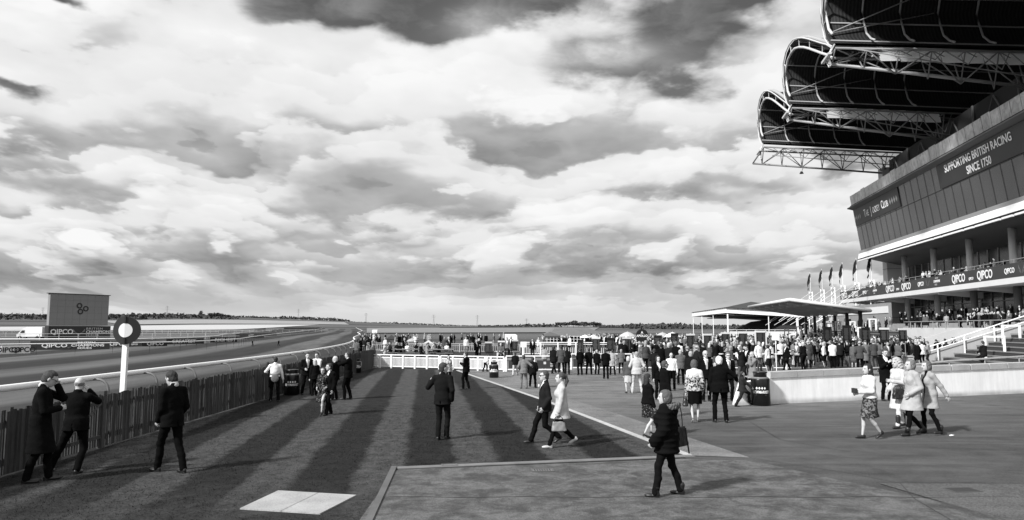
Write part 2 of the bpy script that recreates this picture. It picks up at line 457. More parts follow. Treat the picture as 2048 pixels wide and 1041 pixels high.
    if hr<.016:
        for sx in (-1,1): mi[((p[:,0]-sx*.032)**2+(p[:,2]-.008)**2<.011**2)&(p[:,1]>.05)]=1
        mi[(np.abs(p[:,0])<.022)&(np.abs(p[:,2]+.053)<.006)&(p[:,1]>.05)]=2
    parts.append((v,q,mi))
    if sp.get('hand',1):
        for i,sg in enumerate((-1,1)):
            w=hd[i]; dr=w-el_[i]; dr/=np.linalg.norm(dr)
            hdv=sp.get('hdir',[None,None])[i]
            if hdv is not None: dr=np.array(hdv,float); dr/=np.linalg.norm(dr)
            Zv=np.array([sg,0,0.])+.25*np.array([0,-1,0]); Zv-=dr*(Zv@dr)
            if np.linalg.norm(Zv)<.3: Zv=np.array([0,0,1.])-dr*dr[2]
            Zv/=np.linalg.norm(Zv); Xv=np.cross(dr,Zv); 
            if Xv@np.array([0,1,1.])<0: Xv=-Xv
            M=np.stack([Xv,dr,Zv],1); cu=sp.get('curl',[.45,.45])[i]
            def handf(P,w=w,M=M,cu=cu):
                p=loc(P,w,M); p=tuple(c/s for c in p)
                d=ell(p,(0,.05,0),(.041,.056,.016)); d=smin(d,cap(p,(0,-.05,0),(0,.01,0),.028,.025),.02)
                for j,(x,L) in enumerate(((.029,.070),(.010,.078),(-.010,.073),(-.028,.057))):
                    a=np.array([x,.088 if j else .084,0]); 
                    for seg,(fr,k) in enumerate(((.45,.5),(.32,1.5),(.23,2.3))):
                        an=cu*k; b=a+np.array([x*.12,math.cos(an)*L*fr,-math.sin(an)*L*fr])
                        d=smin(d,cap(p,a,b,.0095-.001*seg,.0088-.001*seg),.004); a=b
                d=smin(d,cap(p,(.026,.022,-.004),(.052,.05,-.016),.0125,.0105),.01)
                d=smin(d,cap(p,(.052,.05,-.016),(.05-.02*cu,.082,-.026-.02*cu),.0105,.0085),.005)
                return d*s
            v,q=nets(handf,w-.2*s,w+.2*s,sp.get('fres',.006)); parts.append((v,q,None))
    out.append(('person',npmesh('person',parts,[SKINS[sp.get('skin',0)],EYE,LIP]),'skin'))
    # ------------------------------------------------ bottoms
    gr=.006
    if sp.get('bottom','trousers')=='trousers':
        ga=sp.get('cuff',.016); g=sp.get('legg',.012)
        def f(P):
            d=torso(P,.004)
            d=smax(d,P[2]-(H0[2]+.10*s),.01)
            for i in (0,1): d=smin(d,leg(P,i,g,ga),.035)
            z=np.minimum(ank[0][2],ank[1][2])-.05*s
            return d+.004*np.sin(P[2]*55+P[0]*30)*np.sin(P[0]*40+2*P[1])
        lo,hi=bounds(HP+knee+ank+[H0+[0,0,.12]],.19*s); v,q=nets(f,lo,hi,res)
        out.append(('trousers',npmesh('trousers',[(v,q,None)],[fab(sp.get('bot',.014))]),'bot'))
    else:
        zh=sp.get('hem',.55)*s; w0=(.15*s,.115*s); w1=(sp.get('skw',.20)*s,sp.get('skd',.165)*s)
        kc=(knee[0]+knee[1])/2
        cb=np.array([H0[0]*.5+kc[0]*.5,H0[1]*.5+kc[1]*.5,zh])
        spread=abs(knee[0][1]-knee[1][1])*.35
        w1=(w1[0],w1[1]+spread)
        def f(P):
            d=frus(P,(H0[0],H0[1]-.01,H0[2]+.14*s),(pel[0],pel[1],H0[2]-.04*s),w0,(.188*s,.14*s),.01)
            d=smin(d,frus(P,(pel[0],pel[1],H0[2]+.0*s),cb,(.188*s,.14*s),w1,.008),.02)
            an=np.arctan2(P[1]-cb[1],P[0]-cb[0]); t=np.clip((H0[2]-P[2])/(H0[2]-zh+1e-6),0,1)
            return d+t*.010*np.sin(an*sp.get('pleats',7))
        lo,hi=bounds([cb,H0+[0,0,.15]],.30*s); lo[2]=zh-.04; v,q=nets(f,lo,hi,res)
        m=fab(sp.get('bot',.014)) if not sp.get('pattern') else PATTERN[sp['pattern']]
        out.append(('skirt',npmesh('skirt',[(v,q,None)],[m]),'bot'))
    # ------------------------------------------------ top
    g=sp.get('thick',.022); hemz=sp.get('tophem',.80)*s+(H0[2]-.925*s); vo=sp.get('vopen',0); flare=sp.get('flare',.015)
    slv=sp.get('sleeve',.97); quilt=sp.get('quilt',0)
    def frontv(P):
        # wedge cut: narrow at waist, wide at the collar
        p=loc(P,H0,Rl); z=p[2]/s+.925
        wz=np.clip((z-(1.12 if vo==1 else .75))/.33*.075 if vo==1 else .03+.02*np.clip(z-1,0,1),-.02,.085)*s
        return np.maximum(np.abs(p[0])-wz,.035-p[1])
    def topf(P):
        d=torso(P,g)
        if hemz<H0[2]+.05:
            c1=np.array([H0[0],H0[1]-.005,hemz]); 
            if hemz<.75*s:
                kc=(knee[0]+knee[1])/2; fr=np.clip((H0[2]-hemz)/.45,0,1)*.5; c1[:2]=H0[:2]*(1-fr)+kc[:2]*fr
            rr=((.17 if fem else .175*fat)*s+g+flare,(.13*(.3+.7*fat))*s+g+flare+abs(knee[0][1]-knee[1][1])*.2*(hemz<.7*s))
            d=smin(d,frus(P,(wst[0],wst[1],H0[2]+.10*s),c1,((.135 if fem else .15*fat)*s+g,(.105*fat)*s+g),rr,.008),.04)
        d=smax(d,hemz-P[2],.006)
        if vo: d=smax(d,-frontv(P),.006)
        if sp.get('vent'): 
            p=loc(P,H0,Rl); d=smax(d,-np.maximum(np.maximum(np.abs(p[0])-.006*s,p[1]+.02),p[2]+.0),.004)
        for i in (0,1):
            if slv>0: 
                a=arm(P,i,g*.75,slv,sp.get('cufff',.006)); 
                d=smin(d,a,.03)
        if sp.get('collar',1): 
            d=smin(d,smax(cap(P,tp(0,-.02,1.45),tp(0,-.015,1.50),.068*s),-cap(P,tp(0,-.0,1.40),tp(0,.02,1.60),.05*s),.008),.012)
            if vo: d=smax(d,-frontv(P),.006)
        if quilt: d=d+.012*np.abs(np.sin(P[2]*math.pi/.085))-.012
        return d+.0035*np.sin(P[2]*38+P[0]*22+P[1]*17)*np.sin(P[0]*31-P[2]*9)
    lo,hi=bounds(SH+el_+hd+[tp(0,0,1.5),np.array([H0[0],H0[1],hemz])],.30*s if hemz<.7 else .2*s); lo[2]=min(lo[2],min(x[2] for x in hd)-.08) if hemz>.7 else hemz-.05
    lo[2]=min(lo[2],min(hemz-.05,min(x[2] for x in hd)-.08)); hi[2]=max(hi[2]-.12,max(x[2] for x in el_+hd)+.1,tp(0,0,1.55)[2])
    v,q=nets(topf,lo,hi,res)
    m=fab(sp.get('top',.014)) if not sp.get('tpattern') else PATTERN[sp['tpattern']]
    out.append((sp.get('topname','jacket'),npmesh('jacket',[(v,q,None)],[m]),'top'))
    if vo:
        def f(P):
            d=smax(torso(P,.008),H0[2]-P[2],.01)
            d=smin(d,smax(cap(P,tp(0,-.012,1.44),tp(0,.0,1.515),.066*s,.062*s),-cap(P,tp(0,0,1.46),tp(0,.02,1.60),.045*s),.008),.01)
            return d
        lo,hi=bounds([tp(0,0,1.5),H0,SH[0],SH[1]],.16*s); hi[2]=tp(0,0,1.56)[2]; v,q=nets(f,lo,hi,res)
        out.append(('shirt',npmesh('shirt',[(v,q,None)],[fab(sp.get('shirt',.75))]),'shirt'))
        if sp.get('tie') is not None:
            b=MB(); a0=tp(0,.10,1.45); y0=.142
            pts=[tp(0,.088,1.455),tp(0,.125,1.36),tp(0,y0+.0,1.24),tp(0,y0-.004,1.12)]
            for (p,w) in zip(pts,(.018,.022,.032,.03)): pass
            for a,b_,w0,w1 in ((0,1,.016,.02),(1,2,.02,.03),(2,3,.03,.026)):
                pa,pb_=pts[a],pts[b_]; X=Rl@np.array([1,0,0]); Y=Rl@np.array([0,.012,0])
                b.extr([pa-X*w0,pa+X*w0,pb_+X*w1,pb_-X*w1],Y)
            me_o=b.v,b.f; me=bpy.data.meshes.new('tie'); me.from_pydata(b.v,[],b.f); me.materials.append(fab(sp['tie'])); out.append(('tie',me,'tie'))
    # ------------------------------------------------ shoes
    for i,sg in enumerate((-1,1)):
        x,y,lift,yaw,pit=lf[i]; M=rotm(yaw,pit,0); a=ank[i]
        def f(P,a=a,M=M):
            p=loc(P,a,M); p=tuple(c/s for c in p)
            if sp.get('heels'):
                d=smin(cap(p,(0,-.04,-.05),(0,.13,-.115),.026,.022),ell(p,(0,.11,-.115),(.036,.07,.02)),.02)
                d=smin(d,cap(p,(0,-.055,-.06),(0,-.055,-.13),.014,.008),.008)
            else:
                d=smin(ell(p,(0,.085,-.052),(.045,.10,.034)),ell(p,(0,-.02,-.035),(.037,.055,.05)),.03)
                d=smax(d,-.085-p[2],.005)
                d=smin(d,smax(ell(p,(0,-.03,-.075),(.036,.045,.02)),-.088-p[2],.002),.005)
                if sp.get('boots'): d=smin(d,cap(p,(0,-.01,-.02),(0,-.02,.2 if sp['boots']>1 else .08),.048,.056),.02)
            return d*s
        v,q=nets(f,a-.24*s,a+.28*s,max(res*.8,.010)); out.append(('shoe',npmesh('shoe',[(v,q,None)],[mat(sp.get('shoe',.012),.4,name='leather')]),'shoe'))
    # ------------------------------------------------ hair / headgear
    hs=sp.get('hair','short')
    if hs:
        def f(P):
            p=loc(P,HC,HM); p=tuple(c/(s*hsc) for c in p)
            nz=.004*np.sin(p[0]*90)*np.sin(p[2]*70+p[1]*60)
            cp=ell(p,(0,-.018,.036),(.086,.104,.094))
            face=np.maximum(.035-p[1]-.35*(p[2]-.02)*0,p[2]-.062)       # keep hair off the face
            fc=np.maximum(p[2]-.075+.0*p[1],.02-p[1])
            if hs in('short','grey'):
                d=smax(cp,-np.maximum(.022-p[1]+(p[2]-.03)*.2,p[2]-.072),.01)
                d=smin(d,smax(ell(p,(0,-.034,-.024),(.076,.080,.088)),np.maximum(p[1]-.012,-.105-p[2]),.008),.01); d=smax(d,-.055-p[2]+(p[1]+.03)*.75,.01)
            elif hs=='rim':
                d=smax(cp,p[2]-.035,.01); d=smax(d,p[1]-.02,.01); d=smax(d,-.04-p[2],.01)
            else:
                d=smax(cp,-np.maximum(.036-p[1],p[2]-.074),.012)
                if hs=='bob': d=smin(d,smax(ell(p,(0,-.03,-.03),(.095,.088,.105)),p[1]-.02,.02),.03)
                if hs=='long':
                    d=smin(d,smax(smin(ell(p,(0,-.04,-.05),(.092,.078,.12)),ell(p,(0,-.075,-.16),(.085,.045,.13)),.04),p[1]-.015,.02),.03)
                if hs=='curly':
                    d=smin(d,smax(smin(ell(p,(0,-.03,-.03),(.115,.1,.12)),ell(p,(0,-.06,-.12),(.11,.07,.09)),.04),p[1]-.02,.02),.03)-.006; nz=.014*np.sin(p[0]*75+p[2]*20)*np.sin(p[2]*65+p[1]*30)
                if hs=='pony':
                    d=smax(d,-.05-p[2],.01); d=smin(d,ell(p,(0,-.125,.045),(.03,.03,.03)),.02); d=smin(d,cap(p,(0,-.135,.04),(0,-.155,-.06),.030,.036),.02); d=smin(d,cap(p,(0,-.155,-.06),(0,-.125,-.20),.036,.014),.02)
                if hs=='bun': d=smax(d,-.055-p[2],.01); d=smin(d,ell(p,(0,-.10,-.03),(.05,.04,.04)),.02)
                if hs=='cap':
                    d=ell(p,(0,-.01,.055),(.095,.12,.055)); d=smin(d,ell(p,(0,.09,.045),(.07,.05,.012)),.015); nz=0
                if hs=='hat':
                    d=smin(ell(p,(0,-.01,.08),(.085,.1,.075)),ell(p,(0,-.01,.05),(.15,.165,.012)),.01); nz=0
            return (d+nz)*s
        r_=.24*s; v,q=nets(f,HC-np.array([r_*.8,r_*.95,r_*1.25]),HC+np.array([r_*.8,r_*.9,r_*.7]),max(hr,.011))
        out.append(('hat' if hs in('cap','hat') else 'hair',npmesh('hair',[(v,q,None)],[mat(sp.get('hairc',.03),.7,.3,20,.6,90,name='hair')]),'hair'))
    extra={}
    if sp.get('glasses'):
        b=MB()
        for sx in (-1,1):
            pts=[(sx*.032+.024*math.cos(t)*1.0,.101-abs(math.cos(t))*.004,.012+.016*math.sin(t)) for t in [k*math.pi/4 for k in range(8)]]
            b.extr([HC+HM@np.array(p)*s for p in pts],HM@np.array([0,.006,0]))
            b.tube([HC+HM@np.array((sx*.058,.095,.018))*s,HC+HM@np.array((sx*.084,-.01,.012))*s],.004,5)
        b.tube([HC+HM@np.array((-.05,.1,.02))*s,HC+HM@np.array((.05,.1,.02))*s],.004,5)
        me=bpy.data.meshes.new('sunglasses'); me.from_pydata(b.v,[],b.f); me.materials.append(mat(.01,.15,name='dark_lens')); out.append(('sunglasses',me,'x'))
    if sp.get('furhood'):
        def f(P):
            q_=tp(0,-.085,1.475); x,y,z=P[0]-q_[0],P[1]-q_[1],P[2]-q_[2]
            z=z-.25*(-y)-.0
            rr=np.sqrt((x/.125)**2+((y-.02)/.115)**2); d=np.sqrt(((rr-1)*.13)**2+z**2)-.05
            return d+.014*np.sin(x*110)*np.sin(y*95+z*80)
        v,q=nets(f,NK-.3,NK+.26,.010); hood=npmesh('fur_trim',[(v,q,None)],[mat(.12,1,.7,40,1,120,name='fur')])
        out.append(('fur_trim',hood,'x'))
        def f2(P):
            a=ell(P,tp(0,-.13,1.42),(.12,.06,.10)); return a
        v,q=nets(f2,tp(0,-.13,1.42)-.2,tp(0,-.13,1.42)+.2,.014); out.append(('hood',npmesh('hood',[(v,q,None)],[fab(sp.get('top'))]),'x'))
    if sp.get('tiedsweater'):
        def f(P):
            d=frus(P,(H0[0],H0[1],H0[2]+.16),(H0[0],H0[1],H0[2]+.10),(.17,.135),(.18,.145),.01)
            return smin(d,ell(P,(H0[0],H0[1]-.14,H0[2]+.0),(.13,.035,.14)),.04)
        v,q=nets(f,H0-.32,H0+.3,.014); out.append(('tied_sweater',npmesh('tied_sweater',[(v,q,None)],[fab(.16)]),'x'))
    sp['_j']=dict(hd=hd,el=el_,sh=SH,H0=H0,HC=HC,tp=tp,HM=HM)
    return out
# patterned cloth
def patmat(name,lo,hi,scale,thr=.5,zlo=None):
    def fn(t,tcn):
        n=t.nodes.new('ShaderNodeTexVoronoi'); t.links.new(tcn.outputs['Object'],n.inputs['Vector']); n.inputs['Scale'].default_value=scale
        a=noise(t,tcn.outputs['Object'],scale*.8,3,.6,1.2)
        v=N(t,n.outputs['Distance']).step(.27,.19)
        w=a.step(thr-.03,thr+.03)
        r=(v*.35+w*.65).mn(1)
        if zlo:
            z=sep(t,tcn.outputs['Object'])[2]; r=(r+z.step(zlo[0],zlo[1])).mn(1)
        return r.mix(lo,hi),None
    return shader_mat(name,fn)
PATTERN={'floral':patmat('floral_print',.02,.22,16,.52),'whiteblack':patmat('city_print',.02,.62,17,.5,(1.17,1.32)),'spots':patmat('dark_floral_print',.012,.5,24,.64),'palefloral':patmat('pale_floral_print',.2,.62,15,.5)}
def place_figure(sp,loc_,heading,label,cat='person',group=None):
    ps=figure(sp); root=None
    for nm,me,k in ps:
        if root is None:
            root=link('person',me,None,loc_,-R(heading)); tag(root,label,cat,group)
        else: link(nm,me,root)
    return root
PEOPLE=[]
def person(label,feet,crown,heading,shrink=1.0,**sp):
    """feet: two ground pixels; top: pixel row of the crown; heading: degrees clockwise from straight ahead"""
    a=heading; Fv=(math.sin(R(a)),math.cos(R(a))); Rv=(math.cos(R(a)),-math.sin(R(a)))
    g=[G(*f) for f in feet]; base=((g[0][0]+g[1][0])/2,(g[0][1]+g[1][1])/2)
    h=A(feet[0][0],crown,base[1])[2]/shrink
    if 'h' not in sp: sp['h']=h
    l=[((x-base[0])*Rv[0]+(y-base[1])*Rv[1],(x-base[0])*Fv[0]+(y-base[1])*Fv[1]) for x,y in g]
    lifts=sp.pop('lift',(0,0)); yaws=sp.pop('yaw',None)
    o=sorted(range(2),key=lambda i:l[i][0])
    if sp.pop('swap',0): o=o[::-1]
    ft=[]
    for j,i in enumerate(o):
        x=l[i][0]; x=min(x,-.07) if j==0 else max(x,.07)
        ft.append((x,l[i][1],lifts[i],(.12,-.12)[j] if yaws is None else yaws[j]))
    sp['feet']=ft
    r=place_figure(sp,(base[0],base[1],0),heading,label)
    PEOPLE.append((r,sp)); return r,sp
def worldpt(r,p):
    a=r.rotation_euler.z; return (r.location.x+p[0]*math.cos(a)-p[1]*math.sin(a), r.location.y+p[0]*math.sin(a)+p[1]*math.cos(a), r.location.z+p[2])
def bagobj(r,p,w,h,d,label,v=.015,drop=.10,strap=None,name='handbag',ang=0,flapv=None):
    """a bag whose handle top sits at figure-local point p"""
    c=worldpt(r,p); rz=r.rotation_euler.z+ang
    root=empty(name,(c[0],c[1],c[2]-drop-h),rz,label,'bag')
    def f(P):
        t=np.clip(P[2]/h,0,1); wx=w/2*(1.08-.25*t); wy=d/2*(1.1-.45*t)
        q=np.sqrt(np.sqrt(((P[0])/wy)**4+((P[1])/wx)**4)); return smax((q-1)*min(w,d)/2*.9,np.abs(P[2]-h/2)-h/2,.02)+.004*np.sin(P[1]*45)*np.sin(P[2]*40)
    v_,q_=nets(f,(-d,-w,-.04),(d,w,h+.04),.012); link('bag_body',npmesh('bag_body',[(v_,q_,None)],[mat(v,.35,.3,8,.3,25,name='bag_leather')]),root)
    top=drop if strap is None else strap
    for sx in ((-1,1) if strap is None else (0,)):
        b=MB(); pts=[(sx*d*.25,w*.32*math.cos(t),h*.95+(top+.01)*math.sin(t)) for t in [k*math.pi/10 for k in range(11)]]
        b.tube(pts,.007,6).build('handle',mat(.012,.4,name='leather'),root,True)
    b=MB(); b.box((d*.46,0,h*.72),(.012,w*.3,h*.16)); b.build('clasp',mat(flapv or .25,.3,name='metal_clasp',metal=.6),root)
    return root
# ================================================================ ground, course, terrain
def poly_sheet(name,pts,z,m,kind='structure',parent=None):
    b=MB(); b.add([(p[0],p[1],z) for p in pts],[tuple(range(len(pts)))])
    o=b.build(name,m,parent)
    if kind: o['kind']=kind
    return o
def gsh(base,lowv,hiv,fine=30,streak=None):
    def fn(t,tcn):
        P=tcn.outputs['Object']
        a=noise(t,P,.05,4,.6); b=noise(t,P,1.1,5,.65); c=noise(t,P,fine,3,.6)
        v=((a-.5)*1.1+(b-.5)*.8+(c-.5)*1.3+1.0).mx(.25)*base
        return v,c
    return fn
# lawn with mowing stripes
def lawn_fn(t,tcn):
    P=tcn.outputs['Object']; x,y,z=sep(t,P)
    wob=(noise(t,P,.9,4,.6)-.5)*.34
    wob2=(noise(t,P,7,3,.6)-.5)*.22
    q=(x*math.cos(R(7))+y*math.sin(R(7))-.556+wob+wob2)/1.8
    fr=q.op('FRACT'); 
    tri=(fr-.5).op('ABSOLUTE')          # .5 at stripe start/end, 0 middle
    st=(fr.step(.0,.09))*(fr.step(.44,.56)*-1+1)
    near=y.step(8.5,13)                  # stripes wear out towards the near edge
    blot=noise(t,P,.55,5,.62)
    st=near.mix((blot-.5)*.9+.42,st*.92+.04)
    grs=comb(t,x*.5,y*2.6,z)
    f=noise(t,grs,22,4,.7); g=noise(t,P,3.2,5,.6); k=noise(t,P,48,2,.6)
    v=st.mix(.017,.068)*((f-.5)*3.6+(g-.5)*1.9+(k-.5)*1.9+1.0).mx(.15)
    return v,f
LAWN=shader_mat('lawn_grass',lawn_fn,.97,1.0)
def asph_fn(base,patch=.5,pale_far=0):
    def fn(t,tcn):
        P=tcn.outputs['Object']; x,y,z=sep(t,P)
        a=noise(t,P,.22,6,.62,.6); b=noise(t,P,1.3,6,.68,.5); c=noise(t,P,55,3,.7); d=noise(t,comb(t,x*.25,y*1.6,z),1.2,5,.65,.4)
        e=noise(t,P,26,2,.7)
        v=((a-.5)*1.5*patch+(b-.5)*1.5*patch+(d-.5)*1.6*patch+(c-.5)*2.6+(e-.5)*1.3+1.0).mx(.22)*base
        if pale_far: far=((y-(a-.5)*26-(b-.5)*9).step(15,27))*((x+(a-.5)*14).step(26,7)); v=v*far.mix(1.0,2.1)  # asphalt colour gets paler with distance and towards the left
        return v,c
    return fn
ASPH=shader_mat('asphalt',asph_fn(.070,.9,1),.85,.5)
PALEC=shader_mat('pale_concrete',asph_fn(.165,.7),.85,.4)
def worn_fn(t,tcn):
    P=tcn.outputs['Object']; x,y,z=sep(t,P)
    a=noise(t,comb(t,x*.9,y*1.05,z),1.5,8,.70,.6); c=noise(t,P,60,3,.7); b=noise(t,P,4,6,.7,.5)
    m=(a+(b-.5)*.55).step(.34,.68)
    v=m.mix(.062,.145)*((c-.5)*2.6+1.0).mx(.3)
    return v,c
WORN=shader_mat('worn_tarmac',worn_fn,.85,.5)
def stone_fn(t,tcn):
    P=tcn.outputs['Object']; a=noise(t,P,1.7,6,.6); c=noise(t,P,40,3,.6)
    return ((a-.5)*1.0+(c-.5)*.9+1.0)*.34,c
SLAB=shader_mat('pale_slab',stone_fn,.9,.3)
# terrain: polar sheet, hills rising far left and a little behind everything
def hill(x,y):
    r=math.hypot(x,y); a=math.atan2(x,max(y,1e-3)) if y>0 else 9
    def ss(v,a_,b_): 
        t=min(max((v-a_)/(b_-a_),0),1); return t*t*(3-2*t)
    L=ss(-a,.02,.36) if y>0 else .3
    z=ss(r,500,2400)*(3.5+24*L+5*math.exp(-((a+.42)/.07)**2)) + ss(r,350,900)*1.2
    z+=ss(r,250,500)*ss(abs(a-.12),.26,.0)*.3
    return z+ss(r,300,800)*.7*math.sin(x*.004+1)*math.sin(y*.003)
def terrain_fn(t,tcn):
    P=tcn.outputs['Object']; x,y,z=sep(t,P)
    a=noise(t,P,.004,4,.5); b=noise(t,comb(t,x*.3,y*1.0,z),.02,4,.6); c=noise(t,P,.6,4,.7)
    f=noise(t,comb(t,x*.15,y*1.0,z),.0075,2,.4)
    ban=f.step(.47,.50)
    v=ban.mix(.06,.10)*((a-.5)*1.0+(b-.5)*1.1+(c-.5)*.6+1.0).mx(.3)
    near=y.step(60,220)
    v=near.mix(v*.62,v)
    return v,None
TERR=shader_mat('open_grassland',terrain_fn,.98)
b=MB(); rs=[0.5,3,8,15,25,40,60,85,120,170,230,300,380,480,600,750,950,1200,1500,1900,2400,3200,4500,7000,12000]
na=180
for r in rs:
    for j in range(na):
        q=2*math.pi*j/na; x,y=r*math.sin(q),r*math.cos(q); b.v.append((x,y,hill(x,y)-.012))
for i in range(len(rs)-1):
    for j in range(na): b.f.append((i*na+j,i*na+(j+1)%na,(i+1)*na+(j+1)%na,(i+1)*na+j)[::-1])
b.f.append(tuple(range(na)))
tag(b.build('ground',TERR,None,True),kind='structure')
# lawn, edge strip, paved areas
FX=-8.72
poly_sheet('lawn',[(FX-.15,-14),(-1.35,-14),(-1.62,6.0),(-1.85,9.71),(-2.13,13.2),(3.4,14.42),(2.36,19.37),(1.0,25.44),(-.53,31.47),(-3.3,42.4),(FX-.15,44.9)],.004,LAWN)
poly_sheet('asphalt',[(-1.2,-14),(60,-14),(60,60),(-3.3,60),(-3.3,42.4),(-.53,31.47),(1.0,25.44),(2.36,19.37),(3.4,14.42),(3.4,13.5),(-2.05,13.1),(-1.83,9.71),(-1.4,-12)],.0,ASPH)
poly_sheet('pale_path',[(-2.9,42),(-.45,31.47),(1.08,25.44),(2.44,19.37),(3.5,14.46),(4.67,14.24),(4.09,16.85),(3.16,21.12),(1.9,26.34),(.9,33),(1.2,38.5),(10.5,40.5),(10.5,46),(-2.9,46)],.006,PALEC)
strip=[(-3.3,42.4),(-.53,31.47),(1.0,25.44),(2.36,19.37),(3.07,16.13),(3.47,14.46)]
b=MB()
for (x0,y0),(x1,y1) in zip(strip,strip[1:]):
    d=Vector((x1-x0,y1-y0,0)).normalized(); n=Vector((-d.y,d.x,0))*.13
    b.extr([(x0,y0,0),(x1,y1,0),(x1+n.x,y1+n.y,0),(x0+n.x,y0+n.y,0)],(0,0,.022))
tag(b.build('kerb_strip',mat(.40,.9,.35,3,.3,30,name='white_concrete')),kind='structure')
poly_sheet('worn_pavement',[(-1.0,-14),(-2.02,9.7),(-2.10,13.02),(3.3,14.1),(4.6,13.9),(5.4,12.3),(6.7,9.9),(9.0,6.5),(9,-14)],.008,WORN)
b=MB(); b.extr([(-2.17,13.27,0),(-2.05,13.10,0),(3.62,14.32,0),(3.55,14.5,0)],(0,0,.016))
tag(b.build('kerb_edge',mat(.16,.9,.5,2,.3,30,name='kerb_concrete')),kind='structure')
b=MB(); b.extr([(-2.20,13.27,0),(-2.10,13.25,0),(-1.84,9.71,0),(-1.55,5,0),(-1.64,5,0),(-1.94,9.71,0)],(0,0,.03))
tag(b.build('kerb_side',mat(.10,.9,.4,2,.3,30,name='kerb_concrete_dark')),kind='structure')
b=MB()      # tarred joint across the paving
for i in range(28):
    x0=-1.95+i*.36; y0=10.95+.03*math.sin(i*1.3)+.0*i; y1=10.95+.03*math.sin((i+1)*1.3)
    b.extr([(x0,y0,.0),(x0+.36,y1,0),(x0+.36,y1+.022,0),(x0,y0+.022,0)],(0,0,.0112))
tag(b.build('paving_joint',mat(.012,.8,name='tar')),kind='structure')
poly_sheet('pavement_patch',[(6.0,11.9),(8.3,11.86),(9.6,10.1),(7.6,8.2),(6.4,10.2)],.011,shader_mat('newer_tarmac',asph_fn(.10,.4),.85,.5))
b=MB()
for pts_ in ([(1370,912),(1500,917),(1700,948),(1800,968),(1960,966),(2048,985)],[(1250,835),(1500,845),(1560,880),(1700,905)],[(1800,968),(1830,1000),(1900,1041)],[(1100,800),(1280,800),(1470,815)]):
    g_=[Vector((*G(a,c),0)) for a,c in pts_]
    for a,c in zip(g_,g_[1:]):
        d=(c-a).normalized(); n=Vector((-d.y,d.x,0))*.007; b.add([tuple(v+Vector((0,0,.0128))) for v in (a-n,c-n,c+n,a+n)],[(0,1,2,3)])
tag(b.build('tarmac_seams',mat(.022,.9,name='seam_tar')),kind='structure')
gr=np.random.RandomState(4); n_=90000
gy=6.5+ (gr.rand(n_)**1.35)*17; gx=-8.6+gr.rand(n_)*12.2
ok_=(gx<np.where(gy<13.2,-1.62-(gy-6)*.072-.12,3.4-(gy-14.4)*.215-.2))&~((gy>13.2)&(gy<14.45)&(gx>-2.1+(gy-13.2)*4.4))
ok_&=~((gx>-3.86)&(gx<-2.34)&(gy>9.95)&(gy<11.38)); gx,gy=gx[ok_],gy[ok_]; n_=len(gx)
ha=gr.rand(n_)*2*np.pi; hh_=.010+.016*gr.rand(n_)**2; wd_=.004+.004*gr.rand(n_); lx=gr.randn(n_)*.012; ly=gr.randn(n_)*.012
cx_,sx_=np.cos(ha)*wd_,np.sin(ha)*wd_
vv=np.stack([np.stack([gx-cx_,gy-sx_,np.full(n_,.003)],1),np.stack([gx+cx_,gy+sx_,np.full(n_,.003)],1),np.stack([gx+lx+cx_*.3,gy+ly+sx_*.3,hh_],1),np.stack([gx+lx-cx_*.3,gy+ly-sx_*.3,hh_],1)],1).reshape(-1,3).astype(np.float32)
tag(link('grass_blades',npmesh('grass_blades',[(vv,np.arange(n_*4).reshape(-1,4),None)],[LAWN])),'short mown grass blades on the near lawn','grass',kind='stuff')
# slab in the lawn
sp_=[(-3.82,10.25),(-3.64,11.35),(-2.36,11.05),(-2.62,9.98)]
root=empty('stone_slab',(-3.1,10.6,0),0,'pale square paving slab set into the lawn near the corner of the paving','paving slab')
def lerp(p,q,t): return (p[0]+(q[0]-p[0])*t,p[1]+(q[1]-p[1])*t)
m01=lerp(sp_[1],sp_[2],.52); m32=lerp(sp_[0],sp_[3],.52)
for quad in ([sp_[0],sp_[1],lerp(sp_[1],sp_[2],.515),lerp(sp_[0],sp_[3],.515)],[lerp(sp_[0],sp_[3],.525),lerp(sp_[1],sp_[2],.525),sp_[2],sp_[3]]):
    b=MB(); b.extr([(p[0]+3.1,p[1]-10.6,0) for p in quad],(0,0,.022)); b.build('slab_half',SLAB,root)
def grate(cx,cy,w,d,rz,label,n=8):
    r=empty('drain_grate',(cx,cy,.009),R(rz),label,'drain cover','drain covers in the paving')
    b=MB(); b.box((0,0,.0005),(w,d,.004)); b.build('pit',mat(.008,.9,name='drain_dark'),r)
    b=MB()
    for s_ in (-1,1): b.box((0,s_*(d/2),.008),(w+.04,.03,.012)); b.box((s_*(w/2+.005),0,.0085),(.03,d-.03,.011))
    b.build('frame',mat(.10,.7,name='cast_iron'),r)
    b=MB()
    for i in range(n): b.box((-w/2+(i+.5)*w/n,0,.0045),(w/n*.36,d-.03,.003))
    b.build('bars',mat(.22,.6,name='worn_iron'),r)
g1=G(899,932); g2=G(1085,942); grate(g1[0],g1[1],.26,.16,10,'small slotted drain grate on the edge between lawn and paving'); grate(g2[0],g2[1]-.02,.36,.22,6,'larger slotted drain grate in the worn paving below the walking couple')
g3=G(1925,982); 
r=empty('manhole_cover',(g3[0],g3[1],.013),.1,'dark rectangular manhole cover in the tarmac at the lower right','manhole cover'); b=MB(); b.box((0,0,.001),(.42,.26,.006)); b.build('cover',mat(.03,.8,.4,20,name='iron'),r)
b=MB()
for s_ in (-1,1): b.box((0,s_*.14,.002),(.46,.02,.008)); b.box((s_*.22,0,.0025),(.02,.26,.008))
b.build('frame',mat(.07,.8,name='iron_frame'),r)
